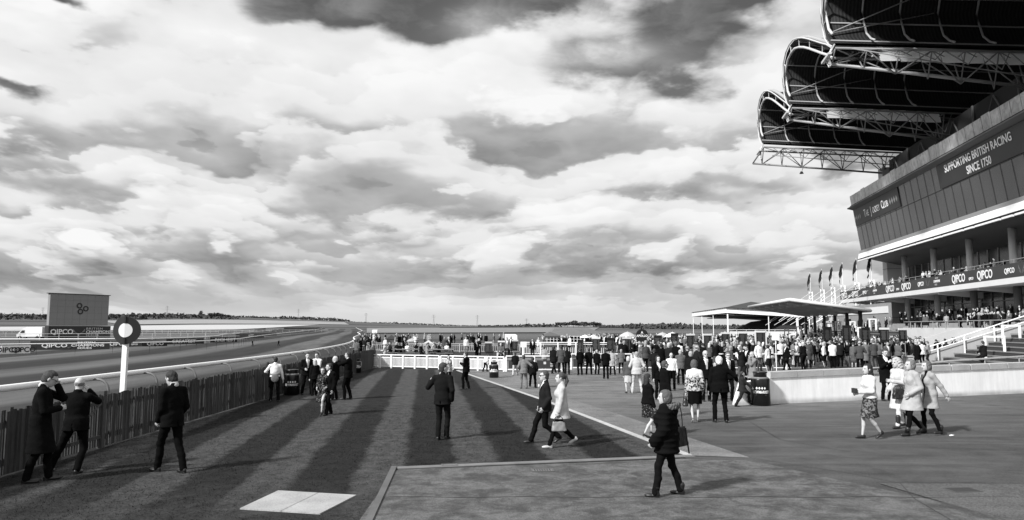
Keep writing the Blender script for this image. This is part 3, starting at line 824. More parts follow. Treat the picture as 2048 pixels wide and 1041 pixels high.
# a scrap of litter
g4=G(1903,873); b=MB(); b.add([(-.05,-.03,.012),(.06,-.02,.03),(.05,.03,.012),(-.04,.035,.02),(0,0,.04)],[(0,1,4),(1,2,4),(2,3,4),(3,0,4),(0,3,2,1)])
tag(b.build('paper_scrap',WHITE,loc=(g4[0],g4[1],0)),'small white scrap of paper on the asphalt behind the striding women','litter')
# ---------------------------------------------------------------- racecourse
NEAR=[(-12.2,-30),(-12.1,17),(-12.1,22.7),(-12.1,36),(-12.75,47.35),(-14.6,63.1),(-18.5,84),(-23.0,104),(-33,155),(-44.9,207.9),(-63,300),(-88.6,415.6),(-140,640)]
def cr(pts,step):
    """resample a polyline smoothly at even spacing"""
    P=[Vector((p[0],p[1],0)) for p in pts]; dense=[]
    for i in range(len(P)-1):
        p0=P[max(i-1,0)];p1=P[i];p2=P[i+1];p3=P[min(i+2,len(P)-1)]
        n=max(int((p2-p1).length/1.0),2)
        for k in range(n):
            t=k/n; dense.append(.5*((2*p1)+(p2-p0)*t+(2*p0-5*p1+4*p2-p3)*t*t+(3*p1-p0-3*p2+p3)*t**3))
    dense.append(P[-1]); out=[dense[0]]; acc=0
    for a,b_ in zip(dense,dense[1:]):
        acc+=(b_-a).length
        if acc>=step: out.append(b_); acc=0
    return out
track=cr(NEAR,6)
def track_fn(t,tcn):
    u,v,_=sep(t,tcn.outputs['UV'])
    P=tcn.outputs['Object']
    nz=(noise(t,comb(t,u*.05,v,0),.16,4,.55)); n2=noise(t,comb(t,u*.12,v,0),.55,5,.7); n3=noise(t,P,6,4,.7)
    w=(v/9.5+(nz-.5)*.35).op('FRACT'); st=w.step(.0,.12)*(w.step(.46,.62)*-1+1)
    val=st.mix(.032,.088)*((nz-.5)*1.6+(n2-.5)*1.5+(n3-.5)*.6+1.0).mx(.25)
    return val,None
TRK=shader_mat('race_turf',track_fn,.97)
b=MB(); off=[3.2,-2,-8,-16,-24,-32,-42]
for p,nx in zip(track,track[1:]+[track[-1]]):
    d=(nx-p).normalized() if (nx-p).length>0 else d
    n=Vector((d.y,-d.x,0))
    for o in off: q=p+n*o; b.v.append((q.x,q.y,hill(q.x,q.y)+.03 if q.y>100 else .003))
m=len(off)
for i in range(len(track)-1):
    for j in range(m-1): b.f.append((i*m+j,i*m+j+1,(i+1)*m+j+1,(i+1)*m+j))
o=b.build('race_track',TRK,None,True); o['kind']='structure'
uv=o.data.uv_layers.new(name='UVMap')
for lp in o.data.loops:
    i,j=divmod(lp.vertex_index,m); uv.data[lp.index].uv=(i*6.0,off[j])
# pale ripe fields beyond the course on the left
def field(name,pts,m,dz=.35):
    b=MB(); n=14
    A_,B_,C_,D_=[Vector((p[0],p[1],0)) for p in pts]
    for i in range(n+1):
        for j in range(n+1):
            p=A_.lerp(B_,i/n).lerp(D_.lerp(C_,i/n),j/n); b.v.append((p.x,p.y,hill(p.x,p.y)+dz))
    for i in range(n):
        for j in range(n): b.f.append((i*(n+1)+j,(i+1)*(n+1)+j,(i+1)*(n+1)+j+1,i*(n+1)+j+1))
    tag(b.build(name,m,None,True),kind='structure')
PF=mat(.42,.95,.15,.01,name='pale_field'); PF2=mat(.25,.95,.2,.02,name='stubble_field'); DF=mat(.05,.95,.3,.02,name='dark_scrub')
def polar(px,r): 
    a=(px-1024)/F*1.0; q=math.atan(a); return (r*math.sin(q),r*math.cos(q))
field('pale_field',[polar(-250,430),polar(470,560),polar(640,1050),polar(-300,760)],PF,.5)
field('stubble_field',[polar(250,950),polar(700,1100),polar(690,1500),polar(200,1300)],PF2,.8)
field('pale_meadow',[polar(735,300),polar(1180,330),polar(1200,900),polar(735,700)],mat(.17,.95,.3,.02,name='meadow'),.3)
field('dark_field',[polar(880,900),polar(1500,760),polar(1500,1300),polar(880,1500)],mat(.06,.95,.3,.01,name='dark_meadow'),.6)
# ---------------------------------------------------------------- rails
def rail(name,pts,label,z=1.1,r=.06,leg=2.7,side=1,goose=.34,legr=.022,maxlegs=60,step=2.7,legm=None,flat=1.35,group=None):
    P=cr(pts,step); root=empty(name,(P[0].x,P[0].y,0),0,label,'running rail',group); o0=P[0]
    b=MB(); path=[(p.x-o0.x,p.y-o0.y,z+(hill(p.x,p.y) if p.y>120 else 0)) for p in P]
    b.tube(path,r,8); o=b.build('rail_tube',WHITE,root,True)
    rest=MB(); cnt=0
    for i,p in enumerate(P[:-1]):
        d=(P[i+1]-p).normalized(); n=Vector((d.y,-d.x,0))*side; zb=(hill(p.x,p.y) if p.y>120 else 0)
        q=Vector((p.x-o0.x,p.y-o0.y,0)); zz=zb+z-r*.5
        pts_=[q+Vector((0,0,zz))]
        if goose:
            for k in range(7):
                a=math.pi/2*k/6; pts_.append(q+n*(goose*.35+goose*.65*math.sin(a))+Vector((0,0,zz-.0-goose*.65*(1-math.cos(a)))))
        pts_.append(q+n*goose+Vector((0,0,zb-.02)))
        if cnt<maxlegs: MB().tube(pts_,legr,6).build('leg',legm or STEEL,root,True); cnt+=1
        else: rest.tube([pts_[0],pts_[-1]],legr,3,False)
    if rest.v: tag(rest.build('leg_run',legm or STEEL,root),kind='stuff')
    return root
rail('running_rail',NEAR,'thick white running rail on curved grey legs just beyond the paling fence',side=1,r=.085,goose=.5,legr=.036,legm=mat(.16,.5,name='grey_leg'))
FAR1=[(-60,40),(-48,55),(-42.6,62),(-38,66),(-33.5,72),(-33.5,80),(-34.5,90),(-44,125),(-68.6,225),(-168,640)]
FAR2=[(-110,84),(-80,86),(-62,88),(-50,90),(-46,99),(-50,120),(-72.4,189),(-147.6,455)]
DL=mat(.02,.6,name='dark_leg')
rail('far_rail',FAR1,'nearer of the two thin white rails across the far side of the course',r=.05,goose=.1,legr=.03,legm=DL,maxlegs=60,step=2.2)
rail('outer_rail',FAR2,'farther of the two thin white rails across the far side of the course',r=.06,goose=0,legr=.03,legm=DL,maxlegs=30,step=3.5)
for k,(Y,x0,x1) in enumerate(((128,-135,-58),(185,-170,-86),(290,-250,-112),(345,-290,-95))):
    nm=('first','second','third','fourth')[k]
    rr=empty('paddock_rail',(x0,Y,hill(x0,Y)),0,f'white two-bar paddock rail behind the big screen, {nm} out from the course','rail','paddock rails behind the screen')
    b=MB(); bb=MB(); n=int((x1-x0)/3.2)
    pts=[(t*(x1-x0)/12,t*2.0,hill(x0+t*(x1-x0)/12,Y+t*2)-hill(x0,Y)+1.25) for t in range(13)]
    b.tube(pts,.05,4); b.tube([(p[0],p[1],p[2]-.55) for p in pts],.035,4); b.build('bars',mat(.38,.6,name='rail_grey'),rr)
    for i in range(n):
        t=i/n*12; j=int(t); f=t-j; p=Vector(pts[j]).lerp(Vector(pts[j+1]),f); bb.box((p.x,p.y,p.z-.62),(.09,.09,1.25))
    bb.build('posts',mat(.38,.6,name='rail_grey'),rr)
# ---------------------------------------------------------------- paling fence
def pal_fn(t,tcn):
    P=tcn.outputs['Object']; x,y,z=sep(t,P)
    a=noise(t,comb(t,x,y*3,z*.4),5,5,.7); b=noise(t,comb(t,x,y,z*.15),.8,3,.5)
    per=noise(t,comb(t,0.0,y*11.0,0.0),1.0,1,.5)
    return ((per-.5)*2.6+(a-.5)*1.4+(b-.5)*.6+1.0).mx(.15)*.062,a
PAL=shader_mat('weathered_chestnut',pal_fn,.9,.6)
fr=empty('paling_fence',(FX,2,0),0,'dark weathered wooden paling fence with a gate along the left edge of the lawn','fence')
rnd=random.Random(3); b=MB(); y=-8.0; gaps=((13.95,15.25),)
while y<43.6:
    ing=any(a-2-.02<y<c-2+.02 for a,c in gaps)
    if not ing:
        h=1.13+rnd.uniform(-.035,.035)+.10*max(0,(5-y)/12) ; w=rnd.uniform(.052,.070); lx=rnd.uniform(-.012,.012); ly=rnd.uniform(-.012,.012); rz=rnd.uniform(-.5,.5)
        c,s_=math.cos(rz),math.sin(rz); base=[(-.012,-w/2),(.012,-w/2),(.016,w/2),(-.01,w/2)]
        lo=[(p[0]*c-p[1]*s_,y+p[0]*s_+p[1]*c,.03) for p in base]; hi=[(p[0]+lx,p[1]+ly,h) for p in lo]
        b.add(lo+hi,[(3,2,1,0),(4,5,6,7),(0,1,5,4),(1,2,6,5),(2,3,7,6),(3,0,4,7)])
    y+=rnd.uniform(.074,.086)
b.build('palings',PAL,fr)
b=MB()
for z in (.28,.92):
    b.box((-.04,1.9,z),(.045,19.9,.08)); b.box((-.04,28.4,z),(.045,30.2,.08))
b.build('rails',mat(.05,.9,.3,3,name='old_timber'),fr)
for k in range(14):
    yy=-6+k*3.6
    if 10.8<yy<13.6: continue
    b=MB(); b.box((-.12,yy,.57),(.10,.10,1.14)); b.build('post',mat(.06,.9,.3,3,name='old_timber2'),fr)
gt=empty('gate',(0,12.6,0)); gt.parent=fr
b=MB(); y=-.62
while y<.62:
    h=1.10+rnd.uniform(-.02,.02); b.box((.0,y,h/2+.05),(.022,.055,h)); y+=.088
b.build('gate_boards',PAL,gt)
b=MB()
for z in (.25,.95): b.box((.03,0,z),(.035,1.3,.07))
b.tube([(.035,-.6,.28),(.035,.6,.93)],.03,4); b.build('gate_brace',mat(.05,.9,.3,3,name='old_timber'),gt)
b=MB()
for z in (.25,.95): b.box((.055,-.5,z),(.012,.24,.045))
b.build('gate_hinge',mat(.015,.6,name='black_iron'),gt)
for yy in (-.72,.72): MB().box((.01,yy,.6),(.11,.11,1.2)).build('gate_post',mat(.06,.9,.3,3,name='old_timber2'),gt)
# end section of the fence where the lawn stops
fe=empty('fence_return',(FX,41.6,0),0,'short far end of the wooden paling fence beside the white picket barrier','fence')
b=MB(); 
for k in range(14): b.box((.02,-.4+k*.25,.60),(.03,.22,1.16))
b.build('boards',PAL,fe); b=MB(); b.box((-.06,1.2,.9),(.05,3.4,.09)); b.build('rail',PAL,fe)
# ---------------------------------------------------------------- winning post
px,py_=-10.07,18.6
wp=empty('winning_post',(px,py_,0),0,'tall white winning post with a dark round disc and white centre, behind the paling fence','winning post')
top=A(255,690,py_)[2]; dc=A(257,661,py_)[2]; rad=.36
b=MB(); b.extr([(-.062,-.05,0),(.062,-.05,0),(.062,.05,0),(-.062,.05,0)],(.02,0,dc-.1)); b.build('post',WHITE,wp)
def disc(r,y0,y1,cx=0,cz=0,n=48):
    return [(cx+r*math.cos(2*math.pi*k/n),y0,cz+r*math.sin(2*math.pi*k/n)) for k in range(n)],(0,y1-y0,0)
D0=.02
for s_,nm in ((-1,'left'),(1,'right')):      # two half discs folded a little about the upright centre line
    n=26; pts=[(0,0,-rad)]+[(s_*rad*math.sin(math.pi*k/n),-(rad*math.sin(math.pi*k/n))*-.28,-rad*math.cos(math.pi*k/n)) for k in range(1,n)]+[(0,0,rad)]
    b=MB(); b.extr([(p[0]+D0,p[1]-.09,p[2]+dc) for p in pts],(0,.03,0)); b.build('disc_half',mat(.011,.45,name='disc_paint'),wp)
    r2=rad*.505; pts=[(0,0,-r2)]+[(s_*r2*math.sin(math.pi*k/n),(r2*math.sin(math.pi*k/n))*.28,-r2*math.cos(math.pi*k/n)) for k in range(1,n)]+[(0,0,r2)]
    b=MB(); b.extr([(p[0]+D0,p[1]-.098,p[2]+dc) for p in pts],(0,.006,0)); b.build('disc_centre',mat(.62 if s_<0 else .74,.5,name='disc_white'),wp)  # left half a darker white: shading of the fold put into the colour
b=MB(); b.box((D0,-.10,dc+rad*.76),(.05,.02,rad*.48)); b.box((D0,-.10,dc-rad*.76),(.05,.02,rad*.48)); b.build('centre_spine',BLACK,wp)
b=MB(); b.extr([(-.15,-.03,dc+rad*.84),(-.12,-.03,dc+rad*1.16),(-.07,-.03,dc+rad*1.2),(-.02,-.03,dc+rad*.98)],(0,.06,0)); b.build('lamp_fin',DARK,wp)
# ---------------------------------------------------------------- litter bins
def bin_(px,by,ty,label,dia=None,text=True):
    x,y=G(px,by); h=A(px,ty,y)[2]; r=(dia or .30)
    rt=empty('litter_bin',(x,y,0),math.atan2(-x,y)*0,label,'litter bin','black litter bins')
    b=MB(); b.lathe([(r*.93,0),(r,.02),(r*1.0,h*.76),(r*.97,h*.79)],28); b.build('drum',mat(.005,.28,name='black_plastic'),rt,True)
    b=MB(); b.lathe([(r*.97,h*.79),(r*.80,h*.835),(r*.74,h*.838)],28); b.build('shoulder',mat(.17,.35,name='grey_band'),rt,True)
    b=MB(); b.lathe([(r*.70,h*.835),(r*.70,h*.95),(r*.78,h*.96),(r*.76,h*.99),(r*.5,h)],28); b.build('lid',mat(.012,.3,name='black_plastic_lid'),rt,True)
    fm=math.atan2(-x,-y)   # lettering faces the paths the visitors use
    def wrap(o,zc):
        me=o.data
        for v in me.vertices:
            a=v.co.x/r; rr=r+.004+v.co.z; xx=v.co.x; 
            v.co=Vector((math.sin(a)*rr,-math.cos(a)*rr,zc+v.co.y))
        me.update()
    me=text_mesh('NEWMARKET',.085 if text else .05,ext=.002,bold=.03,sx=.72).copy(); me.materials.clear(); me.materials.append(WHITE); o=link('lettering',me,rt); wrap(o,h*.37); o.rotation_euler.z=-.25*0+math.atan2(-x,y)*-1*0
    for k in range(4):
        b=MB(); cx=(k-1.5)*.085; b.add([(cx-.034,0,0),(cx,-.044,0),(cx+.034,0,0),(cx,.044,0)],[(0,1,2,3)]); o2=b.build('diamond',WHITE,rt); wrap(o2,h*.52)
    b=MB(); b.add([(-.16,-.004,0),(.16,-.004,0),(.16,.004,0),(-.16,.004,0)],[(0,1,2,3)]); wrap(b.build('underline',OFFW,rt),h*.32)
    rt.rotation_euler.z=math.atan2(-x,y)*.9
    return rt
bin_(583,790,739,'black litter bin against the paling fence beside the man in a white shirt',.30)
bin_(713,746,718,'black litter bin against the far end of the paling fence',.27)
bin_(988,756,724,'black litter bin standing on pale paving by the white rail',.235)
bin_(1522,811,743,'large black litter bin at the end of the white ramp wall',.30)
# ---------------------------------------------------------------- white picket barrier and betting rail
def barrier(p0,p1,label,pick=True,h=.87,bay=.86,board=None,name='picket_barrier',group=None,wm=None):
    WHITE=wm or globals()['WHITE']
    p0,p1=Vector(p0),Vector(p1); L=(p1-p0).length; d=(p1-p0)/L; rz=math.atan2(d.y,d.x)
    rt=empty(name,(p0.x,p0.y,0),rz,label,'barrier',group); n=max(round(L/bay),1); w=L/n
    b=MB(); b.box((L/2,0,h-.03),(L,.09,.06)); b.build('top_rail',WHITE,rt)
    b=MB(); b.box((L/2,0,.13),(L,.03,.05)); 
    if pick: b.box((L/2,0,h-.19),(L,.03,.04))
    b.build('lower_rails',WHITE,rt)
    for i in range(n+1):
        b=MB(); b.box((i*w,-.03,h/2-.03),(.10,.07,h-.08)); b.build('post',WHITE,rt)
    if pick:
        b=MB()
        for i in range(n):
            m_=9
            for k in range(m_): b.box((i*w+(k+1)*w/(m_+1),-.002,.42),(.034,.022,.60))
        b.build('pickets',WHITE,rt)
    if board:
        for k in board:
            b=MB(); b.box((k*w+w/2,.02,.42),(w*.8,.02,.46)); o=b.build('panel',mat(.03,.6,name='board_dark'),rt)
            b=MB(); b.box((k*w+w*.38,.0,.5),(.14,.01,.14)); b.box((k*w+w*.62,.0,.45),(.16,.01,.05)); b.box((k*w+w*.62,.0,.33),(.16,.01,.05)); b.build('emblem',OFFW,o)
    return rt
barrier((-9.05,45.2),(-4.4,43.4),'white picket barrier closing off the far end of the lawn, left run')
barrier((-4.3,43.35),(-.45,41.4),'white picket barrier behind the two standing men, right run')
barrier((-.35,41.3),(2.9,41.3),'white post-and-rail counter with pale notices behind the crouching person',False,.93,1.5,[0,1],'betting_rail')
for (a,c,lab) in ((3.55,5.0,'short white betting rail with a dark emblem panel, left of the bookmakers'),(5.2,7.2,'white betting rail with a dark panel behind the row of dark suited men'),(7.4,9.6,'white betting rail at the feet of the men with grey coats'),(12.2,17.6,'long white betting rail in front of the bookmakers on the right')):
    barrier((a,43.2),(c,43.2),lab,False,.98,1.0,[0],'betting_rail')
barrier((-15.6,77),(.8,71),'pale see-through barrier across the grass beyond the picnic tables',True,.9,2.2,wm=mat(.35,.7,name='weathered_white'))
barrier((1.0,66),(9.0,64),'long pale hoarding behind the first bookmaker boards',True,1.2,1.6)
# ---------------------------------------------------------------- ramp wall at the right
wl=[(7.45,23.35),(8.62,24.0),(11.78,25.1),(20.0,27.95),(31,31.6)]
wr=empty('ramp_wall',(8.6,24,0),0,'low white rendered wall with stone coping, running along the terrace on the right','wall')
b=MB(); cp=MB()
wf=[Vector((x-8.6,y-24,0)) for x,y in wl[1:]]
zt=[.86,.90,.98,1.04]
for i in range(len(wf)-1):
    d=(wf[i+1]-wf[i]).normalized(); n=Vector((-d.y,d.x,0))*.35; a,c=wf[i],wf[i+1]; z0,z1=zt[i],zt[i+1]
    b.add([a,c,c+n,a+n,a+Vector((0,0,z0)),c+Vector((0,0,z1)),c+n+Vector((0,0,z1)),a+n+Vector((0,0,z0))],[(0,3,2,1),(4,5,6,7),(0,1,5,4),(1,2,6,5),(2,3,7,6),(3,0,4,7)])
    L=(c-a).length; m_=max(int(L/.9),1)
    for k in range(m_):
        p=a.lerp(c,k/m_)-d*0-n*.12; q=a.lerp(c,(k+1)/m_-.012/ (L/m_)*.5)-n*.12; za=z0+(z1-z0)*k/m_; zb=z0+(z1-z0)*(k+1)/m_
        nn=n*1.2; H_=.20
        cp.add([p+Vector((0,0,za)),q+Vector((0,0,zb)),q+nn+Vector((0,0,zb)),p+nn+Vector((0,0,za)),p+Vector((0,0,za+H_)),q+Vector((0,0,zb+H_)),q+nn+Vector((0,0,zb+H_)),p+nn+Vector((0,0,za+H_))],[(0,3,2,1),(4,5,6,7),(0,1,5,4),(1,2,6,5),(2,3,7,6),(3,0,4,7)])
def wall_fn(t,tcn):
    P=tcn.outputs['Object']; x,y,z=sep(t,P); a=noise(t,P,.9,6,.6); s_=noise(t,comb(t,x*3,y*3,z*.4),1.5,4,.6); g=z.step(.22,.02)
    return (((a-.5)*.35+(s_-.5)*.45+1.0)*.92*(g*(a*-.9)+1.0)).mx(.1),a
b.build('rendered_wall',shader_mat('white_render',wall_fn,.9,.2),wr); cp.build('coping',mat(.42,.9,.35,1.3,.5,25,name='coping_stone'),wr)
b=MB(); b.add([(-1.3,-.42,0),(0,0,0),(0,.3,0),(-1.3,-.1,0),(-1.05,-.35,.72),(0,0,.86),(0,.3,.86),(-1.05,-.03,.72)],[(0,3,2,1),(4,5,6,7),(0,1,5,4),(1,2,6,5),(2,3,7,6),(3,0,4,7)]); b.build('wall_end',shader_mat('white_render_end',wall_fn,.9,.2),wr)
hr_=empty('ramp_handrail',(8.0,24.3,0),0,'thin pale metal handrail on posts above the white ramp wall','handrail')
hp=[A(1535,752,24.2),A(1760,736,25.5),A(1905,722,27),A(2048,713,28.5),A(2300,690,32)]
b=MB(); b.tube([Vector(p)-Vector((8.0,24.3,0)) for p in hp],.035,8); b.build('top_bar',mat(.5,.35,metal=.3,name='pale_metal'),hr_,True)
for k in range(9):
    t=k/8*3.9; j=min(int(t),3); p=Vector(hp[j]).lerp(Vector(hp[j+1]),t-j)-Vector((8.0,24.3,0))
    if k==0: continue
    MB().tube([(p.x,p.y,1.0),tuple(p)],.018,6).build('post',STEEL,hr_,True)
# ---------------------------------------------------------------- betting boards
def price_board(px,ty,by,w,label,Y=50,header=1,round_=0,seed=0):
    x=A(px,ty,Y)[0]; zt=A(px,ty,Y)[2]; zb=A(px,by,Y)[2]; rn=random.Random(seed)
    rt=empty('price_board',(x,Y,0),rn.uniform(-.15,.2),label,'price board','bookmakers price boards')
    w=w/F*Y; b=MB(); b.box((0,0,(zt+zb)/2-(.06 if header else 0)),(w,.08,zt-zb-(.12 if header else 0))); pn=b.build('panel',mat(.006,.4,name='board_black'),rt)
    b=MB()
    for k in range(11):
        z=zt-.22-k*(zt-zb-.35)/11; b.box((-w*.12,-.043,z),(w*rn.uniform(.35,.6),.006,.035)); b.box((w*.36,-.043,z),(w*.13,.006,.04))
    b.build('price_rows',mat(.07 if not round_ else .03,.5,name='board_rows'),pn)
    if header: MB().box((0,-.01,zt-.055),(w*1.12,.10,.12)).build('header',OFFW,rt)
    if header==2:
        b=MB(); 
        for s_ in (-1,1): b.box((s_*w*.60,.01,(zt+zb)/2),(w*.16,.07,zt-zb+.02))
        b.build('side_frame',OFFW,rt)
    if round_:
        r=.42; pts,v=disc(r,-.06,.02,0,zt+.22); MB().extr(pts,v).build('round_sign',BLACK,rt)
        put_text('A',.17,(0,-.07,zt+.32),(1,0,0),(0,0,1),WHITE,rt,ext=.004,bold=.03); put_text('APOLLO',.15,(0,-.07,zt+.10),(1,0,0),(0,0,1),WHITE,rt,ext=.004,bold=.03,sx=.95)
    b=MB()
    for s_ in (-1,1): b.box((s_*w*.3,.05,zb/2),(.03,.03,zb))
    b.build('legs',STEEL,rt)
    b=MB(); b.box((0,-.55,.72),(w*1.35,.5,.06)); b.box((0,-.55,.36),(w*1.1,.4,.68)); b.build('bag_stand',mat(rn.choice([.6,.5,.03,.2]),.7,name='stand_panel'),rt)
    return rt
BD=[(977,684,706,13,1,0,55),(1003,682,706,13,1,0,55),(1030,680,702,11,1,0,55),(1161,680,710,12,0,0,48),(1192,675,703,15,1,0,50),(1221,676,703,14,0,0,50),(1253,675,704,15,1,0,50),(1284,677,704,16,0,1,50),(1316,671,700,16,0,0,50),(1349,667,701,15,0,0,50),(1381,668,699,15,1,0,50),(1415,668,700,15,2,0,50),(1451,665,697,16,1,0,50),(1486,664,697,16,1,0,50),(1521,662,698,17,2,0,50),(1655,654,685,17,0,0,47),(1693,651,684,17,0,0,49),(1731,655,684,17,0,0,46),(1768,656,685,17,1,0,45),(1805,657,683,16,1,0,46)]
ORD=['first','second','third','fourth','fifth','sixth','seventh','eighth','ninth','tenth','eleventh','twelfth','thirteenth','fourteenth','fifteenth','sixteenth','seventeenth','eighteenth','nineteenth','twentieth']
for i,(px_,ty,by,w,hd_,rd,Y) in enumerate(BD):
    ds='tall black betting board under a round black sign' if rd else ('tall black betting board with a white header' if hd_==1 else 'tall black betting board in a white frame' if hd_==2 else 'plain tall black betting board')
    price_board(px_,ty,by,w,f'{ds}, {ORD[i]} board from the left',Y,hd_,rd,i)
# ---------------------------------------------------------------- umbrellas, tents, sign cards, barriers
def umbrella(px,ty,w,Y,v,label):
    x,_,z=A(px,ty,Y); r=w/2/F*Y; rt=empty('umbrella',(x,Y,0),0,label,'umbrella','umbrellas over the betting ring')
    b=MB(); n=16; prof=[(0.02,z),(r*.35,z-r*.10),(r*.7,z-r*.28),(r,z-r*.52)]
    k=0
    for rr,zz in prof:
        for j in range(n):
            q=2*math.pi*j/n; s_=1 if j%2==0 else .965; b.v.append((rr*math.cos(q)*s_,rr*math.sin(q)*s_,zz))
    for i in range(3):
        for j in range(n): b.f.append((i*n+j,(i+1)*n+j,(i+1)*n+(j+1)%n,i*n+(j+1)%n))
    b.f.append(tuple(range(n)))
    b.build('canopy',mat(v,.8,.12,1.5,name='umbrella_cloth'),rt); MB().tube([(0,0,0),(0,0,z+.08)],.02,6).build('pole',STEEL,rt)
    b=MB()
    for j in range(0,n,2): q=2*math.pi*j/n; b.tube([(.02,0,z-.05),(r*.9*math.cos(q),r*.9*math.sin(q),z-r*.47)],.008,3)
    b.build('ribs',STEEL,rt)
umbrella(1255,664,36,56,.45,'pale umbrella left of the round black sign')
umbrella(1325,665,30,60,.40,'greyish umbrella behind the board right of the round sign')
umbrella(1345,665,34,55,.78,'bright white umbrella right of the greyish one')
umbrella(1170,670,22,56,.75,'small white umbrella nearest the hip roofed pavilion')
umbrella(1187,670,18,58,.70,'small tilted white umbrella just right of another small one')
umbrella(1450,664,0.1+26,60,.6,'low pale umbrella behind the eleventh betting board')
umbrella(824,677,24,88,.35,'grey parasol among the picnic tables')
def tent(px,ty,w,eave,base_y,Y,v,label,n=''):
    x,_,z=A(px,ty,Y); ze=A(px,eave,Y)[2]; zg=0; hw=w/2/F*Y; rt=empty('gazebo_tent',(x,Y,0),.15,label,'tent','tents on the grass')
    b=MB(); b.add([(-hw,-hw,ze),(hw,-hw,ze),(hw,hw,ze),(-hw,hw,ze),(0,0,z)],[(0,1,4),(1,2,4),(2,3,4),(3,0,4)]); b.build('roof',mat(v,.8,.1,1,name='tent_cloth'),rt)
    b=MB()
    for (a,c) in ((( -hw,-hw),(hw,-hw)),((hw,-hw),(hw,hw)),((hw,hw),(-hw,hw)),((-hw,hw),(-hw,-hw))): b.extr([(a[0],a[1],ze-.25),(c[0],c[1],ze-.25),(c[0],c[1],ze),(a[0],a[1],ze)],(.01,.01,0))
    b.build('valance',mat(v*.8,.8,name='tent_cloth2'),rt)
    for sx in (-1,1):
        for sy in (-1,1): MB().box((sx*hw*.97,sy*hw*.97,ze/2),(.06,.06,ze)).build('leg',STEEL,rt)
tent(783,670,20,678,695,120,.03,'small dark gazebo tent with a pointed roof, behind the lower dark tent')
tent(777,680,27,688,700,92,.015,'low wide dark tent among the picnickers')
tent(857,681,22,688,700,88,.5,'pale gazebo tent among the picnickers')
tent(1100,664,40,672,690,95,.10,'grey gazebo tent in front of the hip roofed pavilion')
def kiosk(px,ty,by,w,Y,v,label):
    x,_,z=A(px,ty,Y); zb=max(A(px,by,Y)[2],0); ww=w/F*Y; rt=empty('kiosk',(x,Y,0),.1,label,'kiosk')
    MB().box((0,0,(z-.25)/2),(ww*.94,2,z-.25)).build('body',mat(.10,.7,.2,1,name='kiosk_wall'),rt)
    b=MB(); b.add([(-ww/2,-1.1,z-.9),(ww/2,-1.1,z-.9),(ww/2,1.1,z-.5),(-ww/2,1.1,z-.5),(-ww/2,-1.0,z-.1),(ww/2,-1.0,z-.1),(ww/2,1.1,z),(-ww/2,1.1,z)],[(0,3,2,1),(4,5,6,7),(0,1,5,4),(1,2,6,5),(2,3,7,6),(3,0,4,7)]); b.build('roof',mat(v,.7,name='kiosk_roof'),rt)
    MB().box((0,-1.01,(z)*.45),(ww*.7,.03,z*.3)).build('hatch',mat(.02,.6,name='hatch_dark'),rt)
kiosk(1022,669,682,21,78,.8,'small kiosk with a bright white roof beyond the white counter')
kiosk(750,660,668,10,190,.75,'tiny white kiosk far down beside the course')
# pole sign cards
def sign_card(px,ty,by,foot,w,Y,label):
    x,_,z=A(px,ty,Y); zb=A(px,by,Y)[2]; rt=empty('sign_card',(x,Y,0),0,label,'sign','white sign cards on poles')
    MB().box((0,0,(z+zb)/2),(w/F*Y,.02,z-zb)).build('card',WHITE,rt); MB().tube([(0,.03,0),(0,.03,z-.02)],.02,6).build('pole',WHITE,rt)
sign_card(1551,665,681,740,15,36,'blank white card on a tall pole in the crowd, right of the white framed board')
sign_card(1047,684,695,720,12,47,'blank white card on a pole left of the crowd')
# ---------------------------------------------------------------- big screen, boards, van
Ls,Rs=Vector((-95.86,147,0)),Vector((-89.87,158,0)); Ls=Vector(A(98,640,147)); Rs=Vector(A(216,640,158)); Ls.z=Rs.z=0
d=(Rs-Ls); Wd=d.length; d.normalize(); rz=math.atan2(d.y,d.x)
scr=empty('big_screen',(Ls.x,Ls.y,.1),rz,'huge grey outdoor screen showing three dark rings, on a dark lettered base','screen')
def scr_fn(t,tcn):
    P=tcn.outputs['Object']; a=noise(t,P,.5,3,.5); c=noise(t,P,3.5,2,.5); x,y,z=sep(t,P)
    return ((a-.5)*.10+(c.step(.70,.74))*.25+(z.step(9,3))*.12+.88)*.25,None
b=MB(); b.box((Wd/2,.4,6.15),(Wd,.8,6.6)); b.build('screen_panel',shader_mat('screen_face',scr_fn,.4),scr)
b=MB()
for k in range(1,8): b.box((Wd*k/8,-.008,6.15),(.03,.012,6.5))
for k in range(1,5): b.box((Wd/2,-.010,2.85+k*1.32),(Wd,.012,.03))
b.build('panel_joints',mat(.15,.5,name='screen_joint'),scr)
b=MB(); b.box((Wd/2,.4,9.5),(Wd+.6,1.0,.14)); b.build('top_edge',BLACK,scr)
for cx,cz in ((.485,7.05),(.505,5.80),(.595,6.45)):
    b=MB(); n=28
    for k in range(n):
        q=2*math.pi*k/n
        for rr in (.34,.60):
            for yy in (-.06,-.01): b.v.append((Wd*cx+rr*math.cos(q),yy,cz+rr*math.sin(q)))
    for k in range(n):
        a=k*4; c=((k+1)%n)*4
        b.f+= [(a,a+2,c+2,c),(a+1,c+1,c+3,a+3),(a,c,c+1,a+1),(a+2,a+3,c+3,c+2)]
    b.build('ring',mat(.012,.5,name='ring_black'),scr)
b=MB(); b.box((Wd/2-.1,-.1,1.45),(Wd+.6,1.4,2.5)); b.build('base',mat(.02,.5,.2,.5,name='base_dark'),scr)
yb=-.85
